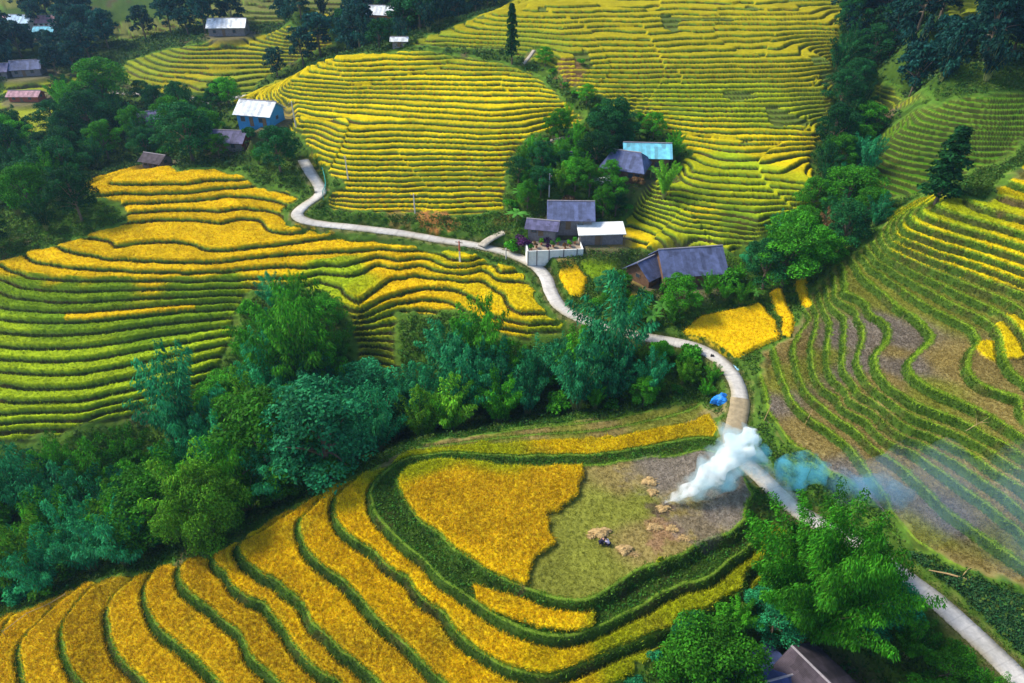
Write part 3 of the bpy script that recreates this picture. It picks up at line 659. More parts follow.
def banana(seed, H=4.0):
    rng = np.random.default_rng(seed); vs = []; fs = []; cs = []; o = 0
    for i in range(9):
        a = i*2.4 + rng.uniform(-.3,.3); el = rng.uniform(.35, 1.1); L = H*rng.uniform(.5, .68); base = np.array([0,0,H*.5])
        S = 8; pp = []
        for k in range(S+1):
            t = k/S; ang = el*(1-1.7*t); 
            if k == 0: p = base.copy()
            else: p = p + np.array([math.cos(a)*math.cos(ang), math.sin(a)*math.cos(ang), math.sin(ang)])*L/S
            pp.append(p.copy())
        side = np.array([-math.sin(a), math.cos(a), 0])
        for k, p in enumerate(pp):
            t = k/S; w_ = .34*math.sin(math.pi*min(1, .12+.88*t))**.6*(1 if k < S else .1)
            vs += [p - side*w_ - [0,0,w_*.35], p, p + side*w_ - [0,0,w_*.35]]; tn = rng.uniform(.8,1.2); cs += [[tn]*3]*3
            if k:
                b = o + 3*(k-1); fs += [(b, b+1, b+4, b+3), (b+1, b+2, b+5, b+4)]
        o += 3*(S+1)
    me = mesh_np('crown', np.array(vs), np.array(fs), LEAF['foliage_banana'], np.array(cs), link=False)
    tb = MB().tube([(0,0,-.3), (0,0,H*.3), (.03,0,H*.52)], [.17, .13, .08], 8)
    return me, tb, M_cane
def fcopy(fn, *seeds, **kw):
    out = []
    for s in seeds:
        me, tb, bm_ = fn(s, **kw); m2 = bpy.data.meshes.new('trunk'); m2.from_pydata(tb.v, [], tb.f); m2.update(); m2.materials.append(bm_); out.append((me, m2))
    return out
PROTO = dict(
  broad=fcopy(broad_tree, 1, 2, 3, 4), bamboo=fcopy(bamboo, 11, 12, 13, 14), plume=fcopy(conifer_like, 21, 22), shrub=fcopy(shrub, 31, 32, 33), banana=fcopy(banana, 41, 42),
  bigbamboo=fcopy(bamboo, 51, H=16, spread=6.6, culms=56, leaf=.20, per=1300, pr=.85), bigbroad=fcopy(broad_tree, 61, H=9.5, RC=5.0, leaf=.30, n=46, per=520, low=.12),
  fbroad=fcopy(broad_tree, 71, 72, 73, leaf=.7, n=20, per=90), fbamboo=fcopy(bamboo, 81, 82, culms=16, leaf=.85, per=60))
PH = dict(broad=11, bamboo=13, plume=10, shrub=2.2, banana=4, bigbamboo=16, bigbroad=9.5, fbroad=11, fbamboo=13)
KNAME = dict(broad='broadleaf_tree', bamboo='bamboo_clump', plume='slender_tree', shrub='shrub', banana='banana_plant', bigbamboo='bamboo_clump', bigbroad='broadleaf_tree', fbroad='broadleaf_tree', fbamboo='bamboo_clump')
KCAT = dict(broad='tree', bamboo='bamboo', plume='tree', shrub='shrub', banana='banana plant', bigbamboo='bamboo', bigbroad='tree', fbroad='tree', fbamboo='bamboo')
TREES = []
def plant(kind, x, y, h, leaf, label, group=None, rz=None, wide=1.0, sink=.1):
    me, tr = PROTO[kind][len(TREES) % len(PROTO[kind])]
    s = h / PH[kind]; r = empty(KNAME[kind], (x, y, Zf1(x, y)-sink), random.uniform(0, 6.28) if rz is None else rz); r.scale = (s*wide, s*wide, s)
    c = bpy.data.objects.new('crown', me); COL.objects.link(c); c.parent = r
    if leaf: c.material_slots[0].link = 'OBJECT'; c.material_slots[0].material = LEAF['foliage_'+leaf]
    t = bpy.data.objects.new('trunk' if kind not in ('bamboo','bigbamboo','fbamboo') else 'canes', tr); COL.objects.link(t); t.parent = r
    tag(r, label, KCAT[kind], group); TREES.append((x, y, h)); return r
CROPF = CROP.astype(np.float32)
# spots of the place the photo shows open: no crown may stand between them and the viewpoint
OPEN = [(a, b) for a, b, c in ROADPTS if not (580 <= a <= 625 and b < 332) and not (760 < a < 890)] + [(645,337),(655,339),(680,343),(705,352)]
OPEN += [(262,107),(245,108),(280,112),(255,122),(236,135),(246,133),(155,121),(152,128),(158,160),(230,28),(218,30),(242,30),(384,16),(376,17),(392,17),(222,136),(232,140),(228,130),(30,68),(20,70),(45,66),(5,20),(22,20),(28,24),(53,18),(47,30),(30,96),(18,96)]
OPEN += [(612,158),(630,160),(640,166),(636,150),(650,150),(660,153),(620,170),(556,205),(570,207),(584,207),(600,231),(585,232),(616,232),(530,252),(550,252),(575,250),(690,262),(665,262),(715,264),(640,266),(652,270),(728,268),(675,274),(700,275)]
OPEN += [(685,335),(700,325),(720,320),(740,340),(760,310),(775,320),(773,300),(788,320),(783,300),(803,298),(805,286),(570,275),(578,290),(600,268),(620,270),(636,282),(430,300),(500,318),(530,322),(550,325),(400,345),(375,345),(360,300),(385,362)]
OPEN += [(20,425),(60,428),(100,418),(140,405),(175,390),(200,368),(222,345),(235,315),(250,300),(330,290),(90,195),(100,182),(130,180),(165,175),(240,178),(60,245),(20,258),(115,225),(640,225),(660,200),(700,180),(760,240),(800,205),(812,170),(895,225),(860,255),(840,275),(820,300),(800,330),(770,460),(600,440)]
OPEN += [(250,55),(150,60),(180,50),(150,80),(240,80),(25,115),(30,128),(600,100),(620,80),(350,64),(290,88),(450,55),(510,66),(500,25),(910,130),(930,115),(900,160),(885,185),(890,97),(960,12),(120,98),(205,102)]
OPEN += [(148,118),(160,118),(150,130),(225,135),(250,140),(240,128),(290,108),(285,115),(272,118),(160,150),(150,160)]
OPEN += [(910,582),(922,592),(935,600),(950,612),(960,622),(975,636),(990,650),(1005,664),(1018,677)]
OPEN += [(755,683),(770,660),(800,660),(820,680),(790,650),(740,675)]
OPEN = np.array(OPEN, float); _w = W(OPEN[:, 0], OPEN[:, 1]); ODIST = np.hypot(_w[:, 0], _w[:, 1])
def project(x, y, z):
    d = np.array([x, y, z]) - CAM; dep = d[1]*_cc - d[2]*_ss; up = d[1]*_ss + d[2]*_cc
    return 512 + FPX*d[0]/dep, 341.5 - FPX*up/dep
_cc, _ss = math.cos(R(PITCH)), math.sin(R(PITCH))
def clear_view(x, y, h, rad):
    z = Zf1(x, y); x0, y0 = project(x, y, z); x1, y1 = project(x, y, z+h); pr = rad*FPX/math.sqrt(x*x+y*y+(60-z)**2)
    t = (OPEN[:, 1]-y1)/(y0-y1+1e-6); cxx = x1 + (x0-x1)*np.clip(t, 0, 1)
    return not ((t > -.02) & (t < .92) & (np.abs(OPEN[:, 0]-cxx) < pr*.95) & (ODIST > math.hypot(x, y)+.5)).any()
_rd, _ = pdist(ROAD, GX[::2, ::2], GY[::2, ::2]); BLOCK = np.repeat(np.repeat(_rd < 2.6, 2, 0), 2, 1)[:NR, :NA]
for _a in PADS: BLOCK |= np.hypot(GX-_a[0], GY-_a[1]) < _a[2]*.95
BLOCK = BLOCK.astype(np.float32)
def free(x, y, rad=1.0):
    if bil(CROPF, np.array([x, x+rad, x-rad, x, x]), np.array([y, y, y, y+rad, y-rad])).max() > .3: return False
    return float(bil(BLOCK, np.array([x]), np.array([y]))[0]) < .5
# ------------------------------------------------------------------ landmark trees first: (kind, px, py of the foot, height, leaf, label, width)
LM = [
 ('bigbamboo', 802, 640, 24, 'deep', 'huge bright green bamboo clump beside the lower road, in front of the smoke', .86),
 ('bigbroad', 703, 688, 9.5, 'green', 'dense round bright green tree left of the dark roofed house at the bottom edge', .95),
 ('bamboo', 306, 394, 24, 'green', 'big grass green bamboo standing tallest at the head of the gorge, against the left terraces', 1.0),
 ('bigbroad', 214, 540, 11, 'lime', 'light yellow green domed tree at the near rim of the gorge, above the golden strips', .72),
 ('bamboo', 192, 446, 22, 'teal', 'tall teal bamboo whose tip reaches highest against the green left terraces', 1.0),
 ('bamboo', 606, 388, 22, 'teal', 'tallest blue green bamboo clump right below the bend of the white road', 1.05),
 ('bamboo', 575, 398, 15, 'green', 'leafy green bamboo just left of the tallest clump under the road bend', 1.0),
 ('bamboo', 482, 374, 17, 'green', 'bushy green bamboo under the golden curled terraces below the road', 1.05),
 ('bamboo', 455, 405, 17, 'teal', 'pale teal bamboo in front of the bushy green one below the curled terraces', 1.1),
 ('plume', 512, 64, 13, 'dark', 'lone dark slender tree standing among terraces at the top of the middle hill', .8),
 ('plume', 936, 202, 12, 'dark', 'lone dark leafy column between the green terraces and the yellow right slope', 1.5),
 ('broad', 612, 146, 10, 'dark', 'dark spreading tree behind the purple and cyan roofed houses', 1.25),
 ('broad', 281, 174, 10, 'dark', 'dark full tree at the upper end of the road, right of the small purple roof', 1.0),
 ('broad', 193, 162, 13, 'dark', 'broad dark tree between the small blue house and the purple roofed house', 1.25),
 ('broad', 108, 112, 15, 'green', 'green tree standing out highest over the left woods, against the far terraces', 1.15),
 ('bamboo', 664, 196, 9.5, 'lime', 'bright lime green bamboo at the right end of the cyan roofed house', .9),
 ('broad', 782, 285, 11, 'green', 'bright green bushy tree at the mouth of the east gully', 1.2),
 ('bamboo', 828, 248, 9, 'dry', 'brownish dry bamboo in the east gully beside the bright bushy tree', .9),
 ('broad', 850, 602, 9, 'deep', 'deep green tree half hidden between the huge bamboo and the lower road', 1.0),
 ('plume', 370, 130+70, 2.5, 'dark', None, 1),
]
for k, px, py, h, lf, lab, wd in LM:
    if lab is None: continue
    x, y = W1(px, py); plant(k, x, y, h, lf, lab, wide=wd, sink=.3)
def in_poly(poly, x, y): return float(sdist(poly, np.array([x]), np.array([y]))[0])
def grove(poly, spacing, hmin, hmax, mix, group, seed, nmax, labels, far=False, edge=0.0, wide=1.0, rad=1.0):
    """individually planted trees; mix = [(weight, kind, leaf)]"""
    rng = random.Random(seed); Wp = wpoly(poly); lo = Wp.min(0); hi = Wp.max(0); got = []; n = 0
    cand = np.random.default_rng(seed).uniform(lo, hi, (6000, 2)); cand = cand[sdist(Wp, cand[:, 0], cand[:, 1]) >= edge]
    for x, y in cand.tolist():
        if n >= nmax: break
        if any(math.hypot(x-a, y-b) < spacing for a, b in got) or any(math.hypot(x-a, y-b) < spacing*.6 for a, b, c in TREES[:18]): continue
        if not free(x, y, rad): continue
        got.append((x, y)); q = rng.random()*sum(m[0] for m in mix)
        for wgt, kind, lf in mix:
            q -= wgt
            if q <= 0: break
        hh = rng.uniform(hmin, hmax) * (1 if kind not in ('shrub', 'banana') else .3); rr_ = .36*wide
        if kind == 'banana': hh = rng.uniform(2.6, 4)
        while hh > 1.6 and not clear_view(x, y, hh, min(hh, 14)*rr_): hh *= .86
        if hh < 3.4 and kind not in ('shrub', 'banana'): kind = 'shrub'; lf = lf if lf != 'blue' else 'dark'
        hh = max(hh, 1.2)
        kk = ('f'+kind if 'f'+kind in PROTO else kind) if far else kind
        plant(kk, x, y, hh, lf, labels[kind, lf], group+' ('+KCAT[kind]+', '+lf+')', wide=wide*rng.uniform(.9, 1.2)); n += 1
    return n
def LB(s): # label patterns per kind and leaf
    d = {}
    tone = dict(deep='deep green', teal='blue green', green='fresh green', dark='dark green', blue='dim bluish', lime='yellow green', dry='brownish', purple='purple leaved', banana='bright')
    for k in ('broad', 'bamboo', 'plume', 'shrub', 'banana'):
        for t in tone: d[k, t] = ('' if k == 'banana' and t != 'banana' else '') + tone[t] + ' ' + dict(broad='round crowned tree', bamboo='feathery bamboo clump', plume='slender tree', shrub='low shrub', banana='banana plant')[k] + ' ' + s
    return d
cnt = {}
GORGE = [(715,392),(690,400),(600,412),(520,424),(450,436),(400,446),(340,480),(290,504),(230,533),(150,563),(60,594),(0,616),(-70,640),(-70,500),(0,478),(60,468),(130,448),(185,430),(215,405),(238,380),(250,350),(290,345),(350,395),(400,398),(440,355),(500,352),(560,352),(600,350),(650,352),(690,362),(712,378)]
cnt['gorge'] = grove(GORGE, 4.0, 10, 17, [(7,'bamboo','teal'),(3,'bamboo','green'),(1,'bamboo','lime'),(.5,'broad','teal'),(.7,'broad','green')], 'trees filling the gorge', 3, 140, LB('in the wooded gorge behind the front knoll'), edge=2.0)
cnt['gshrub'] = grove(GORGE, 3.0, 6, 12, [(1,'shrub','teal'),(2,'shrub','green'),(1,'shrub','lime')], 'shrubs on the gorge rim', 5, 60, LB('growing under the gorge trees'), edge=.3)
cnt['nose'] = grove([(243,352),(252,305),(290,296),(325,300),(340,318),(348,352),(350,385),(250,385)], 3.6, 5, 11, [(3,'bamboo','green'),(1,'broad','green'),(1,'bamboo','teal')], 'trees climbing out of the gorge', 33, 16, LB('climbing from the gorge between the left terraces'), rad=.5)
cnt['side'] = grove([(590,338),(640,343),(668,349),(695,358),(712,376),(716,398),(650,404),(590,412)], 2.7, 3.5, 7, [(3,'bamboo','green'),(2,'broad','green'),(2,'shrub','green'),(1,'bamboo','lime')], 'bushes between road and knoll', 31, 40, LB('on the slope between road and knoll'), rad=.4)
cnt['left'] = grove([(-80,190),(-20,150),(20,118),(60,100),(95,96),(130,104),(165,112),(215,118),(232,138),(262,150),(300,158),(298,172),(286,184),(262,178),(240,168),(215,160),(165,158),(130,164),(96,174),(78,186),(78,200),(112,212),(90,228),(40,244),(10,252),(-80,270)], 5.6, 8.5, 13.5, [(4,'broad','dark'),(2.5,'broad','green'),(4,'bamboo','dark'),(2,'bamboo','green')], 'trees of the left woods', 7, 80, LB('in the woods behind the golden left terraces'), edge=.5)
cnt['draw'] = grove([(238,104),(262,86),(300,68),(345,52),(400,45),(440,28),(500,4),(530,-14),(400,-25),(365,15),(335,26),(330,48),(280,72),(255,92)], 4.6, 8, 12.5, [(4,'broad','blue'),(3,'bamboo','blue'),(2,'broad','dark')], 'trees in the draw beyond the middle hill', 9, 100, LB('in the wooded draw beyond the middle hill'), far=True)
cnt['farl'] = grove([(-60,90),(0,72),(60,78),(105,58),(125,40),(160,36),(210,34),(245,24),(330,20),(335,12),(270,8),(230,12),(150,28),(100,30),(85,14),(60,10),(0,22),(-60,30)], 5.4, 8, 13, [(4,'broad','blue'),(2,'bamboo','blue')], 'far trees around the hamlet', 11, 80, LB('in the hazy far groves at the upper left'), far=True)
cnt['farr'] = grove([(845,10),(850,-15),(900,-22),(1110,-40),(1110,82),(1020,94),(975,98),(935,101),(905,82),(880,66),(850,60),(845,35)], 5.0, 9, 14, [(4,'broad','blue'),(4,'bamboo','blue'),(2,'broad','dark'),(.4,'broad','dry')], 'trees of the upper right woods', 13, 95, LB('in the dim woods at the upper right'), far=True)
cnt['farr2'] = grove([(830,-15),(846,-15),(848,30),(842,60),(870,72),(872,100),(862,140),(850,130),(836,120),(838,60)], 5.5, 8, 12, [(3,'bamboo','dark'),(2,'broad','dark')], 'trees along the edge of the upper slope', 15, 20, LB('along the right edge of the tall yellow slope'), far=False)
cnt['gully'] = grove([(836,122),(866,140),(858,160),(868,192),(878,206),(890,206),(868,236),(842,256),(812,282),(800,296),(780,285),(762,290),(742,268),(775,240),(802,220),(828,194),(818,160)], 3.9, 6, 11, [(3,'bamboo','dark'),(3,'broad','green'),(2,'broad','dark'),(1,'bamboo','teal')], 'trees in the east gully', 17, 60, LB('in the gully left of the stubble terraces'))
cnt['village'] = grove([(515,170),(530,148),(568,128),(600,118),(640,124),(680,150),(662,172),(645,190),(626,212),(608,226),(600,236),(590,226),(560,196),(535,200),(518,225),(508,236),(508,214),(514,190)], 2.5, 4.5, 8, [(2.5,'broad','green'),(1,'bamboo','lime'),(1.5,'broad','dark'),(2,'bamboo','green'),(1.5,'banana','banana'),(4,'shrub','green'),(2,'shrub','lime'),(1,'shrub','dry')], 'trees round the village houses', 19, 95, LB('in the gardens round the village houses'))
cnt['yard'] = grove([(640,290),(650,282),(665,285),(700,284),(738,274),(752,262),(768,290),(768,300),(720,306),(690,318),(672,334),(640,330),(615,322),(600,312),(590,300),(600,292),(628,286)], 2.6, 4, 7, [(3,'broad','green'),(1.5,'banana','banana'),(2,'bamboo','green'),(1,'broad','teal'),(2,'shrub','green')], 'trees in front of the big blue roofed house', 21, 40, LB('in the garden below the big blue roofed house'), rad=.6)
cnt['low'] = grove([(735,620),(770,585),(800,575),(870,580),(905,600),(950,650),(1000,700),(930,740),(860,650),(820,640),(770,640),(740,650)], 3.2, 5, 8, [(3,'broad','green'),(2,'bamboo','green'),(1,'shrub','green'),(1,'banana','banana'),(1,'broad','teal')], 'plants round the bottom house', 23, 26, LB('near the big bamboo at the bottom right'), rad=.6)
cnt['rim'] = grove([(672,652),(752,600),(790,552),(806,562),(790,592),(740,600),(680,650),(640,690),(620,690),(645,655)], 3.0, 3.5, 5.5, [(2,'shrub','teal'),(2,'shrub','green'),(1,'broad','teal')], 'shrubs below the front knoll', 25, 22, LB('on the slope under the right end of the knoll'), rad=.4)
cnt['hill'] = grove([(545,62),(572,60),(610,75),(640,92),(655,110),(640,118),(600,104),(590,112),(562,88),(540,70)], 3.5, 3, 5, [(1,'shrub','green'),(1,'broad','green')], 'bushes between the two hills', 27, 22, LB('in the cleft beside the middle hill'), rad=.5)
cnt['lane'] = grove([(100,96),(215,106),(245,100),(262,92),(235,112),(222,118),(130,104)], 4, 5, 8, [(1,'broad','dark'),(1,'broad','green')], 'trees by the far lane', 29, 12, LB('beside the pale lane behind the left woods'), rad=.5)
print('TREES', cnt, len(TREES))

# ------------------------------------------------------------------ ground cover nobody could count
AREA = (gr**2)[:, None] * np.ones((1, NA)); AREA[gr > 330] = 0
VIS = np.zeros(Z.shape, bool)
_u = GX - CAM[0]; _v = GY; _w = Z - CAM[2]; _c, _s = math.cos(R(PITCH)), math.sin(R(PITCH))
_dep = _v*_c - _w*_s; _up = _v*_s + _w*_c
VIS = (_dep > 1) & (np.abs(_u/_dep) < 512/FPX*1.15) & (np.abs(_up/_dep) < 341/FPX*1.18)
def sample(mask, n, seed):
    rng = np.random.default_rng(seed); p = (AREA*mask*VIS).ravel(); p = p/p.sum(); i = rng.choice(len(p), n, p=p)
    j = rng.integers(-1, 2, (2, n)); x = GX.ravel()[i] + rng.normal(0, .08, n); y = GY.ravel()[i] + rng.normal(0, .08, n)
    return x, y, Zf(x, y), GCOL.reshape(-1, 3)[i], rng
def blades(name, mask, n, per, h, w_, spread, tint, seed, label, cat, lean=.5, sink=.1, jit=.3):
    x, y, z, c, rng = sample(mask, n, seed); N = n*per
    X = np.repeat(np.stack([x, y, z-sink], 1), per, 0) + np.concatenate([rng.normal(0, spread, (N, 2)), np.zeros((N, 1))], 1)
    d = rdir(rng, N)*lean + np.array([0, 0, 1]); d /= np.linalg.norm(d, axis=1, keepdims=True)
    hh = h*rng.uniform(.6, 1.3, N)[:, None]; s = np.cross(d, rdir(rng, N)); s /= np.linalg.norm(s, axis=1, keepdims=True)
    ww = w_*rng.uniform(.6, 1.3, N)[:, None]
    V_ = np.stack([X - s*ww*.5, X + s*ww*.5, X + d*hh + np.array([0,0,-.12])*hh*lean], 1).reshape(-1, 3)
    col = np.repeat(c, per, 0)*tint*(1 + jit*rng.normal(0, 1, (N, 1)).clip(-1.5, 1.5))
    o = mesh_np(name, V_, np.arange(N*3).reshape(-1, 3), M_grass, np.repeat(col.clip(0, 1), 3, 0))
    tag(o, label, cat, kind='stuff'); return o
rd0, _ = pdist(ROAD, GX[::4, ::4], GY[::4, ::4])
kz = KM // 10; kk_ = KM % 10
knoll = kz == 0
lx = sdist(wpoly(ZONES[0][6]), GX[::4, ::4], GY[::4, ::4]); inkn = np.repeat(np.repeat(lx > .5, 4, 0), 4, 1)[:NR, :NA]
blades('rice_ears', inkn & (kk_ == 4) & (CROP == 1), 100000, 5, .42, .075, .13, np.array([1.22, 1.12, 1.1]), 1, 'ripe rice ears standing over the golden strips of the front knoll', 'rice', lean=.75, sink=.14, jit=.5)
blades('bank_grass', inkn & ((kk_ == 1) | (kk_ == 2)) & (CROP == 0), 34000, 6, .34, .07, .16, np.array([1.0, 1.35, 1.0]), 2, 'rough dark grass on the terrace banks of the front knoll', 'grass', lean=.7)
blades('stubble_tufts', inkn & (kk_ == 3), 16000, 6, .17, .045, .08, np.array([1.25, 1.25, 1.15]), 3, 'cut rice stubble on the flat top of the front knoll', 'stubble', lean=.6, sink=.02)
blades('stubble_tufts', (kz == 9) & (kk_ == 3), 42000, 5, .20, .06, .09, np.array([1.3, 1.25, 1.15]), 4, 'cut rice stubble on the brown terraces of the right slope', 'stubble', lean=.6, sink=.02)
blades('bank_grass', (kz == 9) & ((kk_ == 1) | (kk_ == 2)), 40000, 5, .34, .08, .14, np.array([1.2, 1.4, 1.0]), 5, 'green grass along the bunds of the right slope', 'grass', lean=.7)
blades('bank_grass', (kz == 1) & (kk_ == 1) & ~inkn, 30000, 4, .34, .10, .16, np.array([1.1, 1.15, 1.0]), 6, 'grass on the banks of the wide left terraces', 'grass', lean=.7)
blades('rice_ears', (CROP == 2) | (CROP == 100) | (CROP == 10), 60000, 4, .34, .12, .16, np.array([1.15, 1.1, 1.1]), 7, 'ripe rice ears over the left terraces and the plots by the road', 'rice', lean=.7, sink=.12, jit=.28)
_re = np.repeat(np.repeat((rd0 > 1.0) & (rd0 < 1.75), 4, 0), 4, 1)[:NR, :NA]
blades('verge_grass', _re, 22000, 5, .32, .08, .16, np.array([.8, 1.2, .6]), 15, 'rough grass creeping over the edges of the road', 'grass', lean=.9)
# leafy undergrowth on every uncultivated slope
def undergrowth(mask, n, per, r, leaf, seed, label, tint):
    x, y, z, c, rng = sample(mask, n, seed); N = n*per
    sc = np.repeat(rng.uniform(.5, 1.6, n), per); dd = rdir(rng, N); dd[:, 2] = np.abs(dd[:, 2])
    C_ = np.repeat(np.stack([x, y, z-.1], 1), per, 0) + dd*(r*sc)[:, None]*np.array([1, 1, .8])
    v, f = quads(C_, rdir(rng, N)+[0,0,-.2], dd+rdir(rng, N)*.6, leaf*rng.uniform(.6, 1.5, N), leaf*.6*rng.uniform(.6, 1.5, N))
    tone = np.repeat(rng.uniform(.6, 1.5, n), per)*rng.uniform(.75, 1.3, N); col = tone[:, None]*np.array(tint)*np.stack([np.repeat(rng.uniform(.7,1.8,n), per), np.ones(N), rng.uniform(.7,1.2,N)], 1)
    return tag(mesh_np('undergrowth', v, f, M_grass, np.repeat(col, 4, 0)), label, 'undergrowth', kind='stuff')
rd, _ = pdist(ROAD, GX[::4, ::4], GY[::4, ::4]); offroad = np.repeat(np.repeat(rd > 2.3, 4, 0), 4, 1)[:NR, :NA]
for ax, ay, rad, pz in PADS: offroad &= ~(np.hypot(GX-ax, GY-ay) < rad*.95)
wildm = (CROP == 0) & (KM == 0) & offroad & ~inkn
blades('wild_grass', wildm & (GY < 125), 60000, 5, .5, .10, .22, np.array([.8,1.15,.8]), 12, 'long wild grass on the slopes beside the lower road and under the knoll', 'grass', lean=.8)
undergrowth(wildm & (GY < 140), 18000, 14, .62, .34, 8, 'weeds, ferns and low bushes on the near uncultivated slopes', (.045,.12,.02))
undergrowth(wildm & (GY >= 140), 15000, 10, 1.0, .62, 9, 'weeds and low bushes on the far uncultivated slopes', (.035,.095,.025))
undergrowth((sdist(wpoly([(850,520),(900,545),(950,572),(1024,600),(1100,640),(1060,700),(1000,655),(940,600),(890,562)]), GX, GY) > 0) & (CROP == 0) & offroad, 5000, 14, .45, .26, 14, 'dark low scrub on the slope above the lower road', (.022,.085,.028))
bankm = inkn & (kk_ == 1) & (np.abs(GH) < 1.0)
undergrowth(bankm, 1900, 12, .30, .22, 10, 'leafy weeds on the steep bank round the top of the front knoll', (.05,.16,.02))

# ------------------------------------------------------------------ buildings
def metalroof(name, base, stripes=5.0, rough=.45, streak=.35, metal=.2):
    m = mat(name, base, rough=rough, spec=.4, metal=metal, noise=streak, nscale=.9)
    nt = m.node_tree; b = nt.nodes['Principled BSDF']; wv = nt.nodes.new('ShaderNodeTexWave'); wv.wave_type = 'BANDS'; wv.bands_direction = 'X'; wv.inputs['Scale'].default_value = stripes
    tc = nt.nodes.new('ShaderNodeTexCoord'); nt.links.new(tc.outputs['Object'], wv.inputs['Vector'])
    mp = nt.nodes.new('ShaderNodeMapping'); mp.inputs['Scale'].default_value = (1.3, .35, .35); nt.links.new(tc.outputs['Object'], mp.inputs['Vector'])
    vo = nt.nodes.new('ShaderNodeTexVoronoi'); vo.feature = 'F1'; vo.distance = 'CHEBYCHEV'; vo.inputs['Scale'].default_value = 1.0; vo.inputs['Randomness'].default_value = .35; nt.links.new(mp.outputs[0], vo.inputs['Vector'])
    sx = nt.nodes.new('ShaderNodeSeparateXYZ'); nt.links.new(vo.outputs['Color'], sx.inputs[0]); rmp = nt.nodes.new('ShaderNodeMapRange'); rmp.inputs['To Min'].default_value = .72; rmp.inputs['To Max'].default_value = 1.35; nt.links.new(sx.outputs[0], rmp.inputs['Value'])
    l0 = b.inputs['Base Color'].links[0]; srcs = l0.from_socket; sc2 = nt.nodes.new('ShaderNodeVectorMath'); sc2.operation = 'SCALE'; nt.links.new(srcs, sc2.inputs[0]); nt.links.new(rmp.outputs[0], sc2.inputs['Scale']); nt.links.new(sc2.outputs[0], b.inputs['Base Color'])
    bp = nt.nodes.new('ShaderNodeBump'); bp.inputs['Strength'].default_value = .6; bp.inputs['Distance'].default_value = .05
    nt.links.new(wv.outputs['Fac'], bp.inputs['Height']); nt.links.new(bp.outputs[0], b.inputs['Normal']); return m
RM = dict(white=metalroof('white_metal_roof', (.62,.66,.72)), purple=metalroof('weathered_fibre_roof', (.10,.095,.19), 3, .8, .4, 0), slate=metalroof('grey_blue_fibre_roof', (.075,.095,.20), 3, .75, .45, 0), cyan=metalroof('cyan_metal_roof', (.07,.34,.48)),
          blue=metalroof('dark_blue_roof', (.03,.05,.16), 3, .6, .3, 0), brown=metalroof('old_brown_roof', (.065,.05,.065), 3, .9, .4, 0), pink=metalroof('pinkish_roof', (.40,.22,.26), 3, .8, .3, 0), sky=metalroof('pale_blue_roof', (.30,.45,.62)))
WM = dict(wood=mat('plank_wall', (.16,.09,.055), noise=.35, nscale=3, bump=.3), blue=mat('blue_painted_wall', (.05,.25,.50), noise=.12, nscale=2), white=mat('whitewashed_wall', (.74,.74,.72), noise=.14, nscale=1.5, bump=.1), grey=mat('grey_plank_wall', (.20,.18,.19), noise=.3, nscale=3), red=mat('rusty_red_wall', (.36,.10,.06), noise=.3, nscale=3), orange=mat('orange_wall', (.62,.24,.10), noise=.2, nscale=2))
M_dark = mat('dark_opening', (.02,.02,.025), rough=.5); M_glass = mat('window_pane', (.05,.07,.09), rough=.15, spec=.6); M_wood = mat('timber', (.20,.13,.08), noise=.3, nscale=5); M_ridge = mat('ridge_cap', (.30,.27,.30), noise=.2, rough=.8)
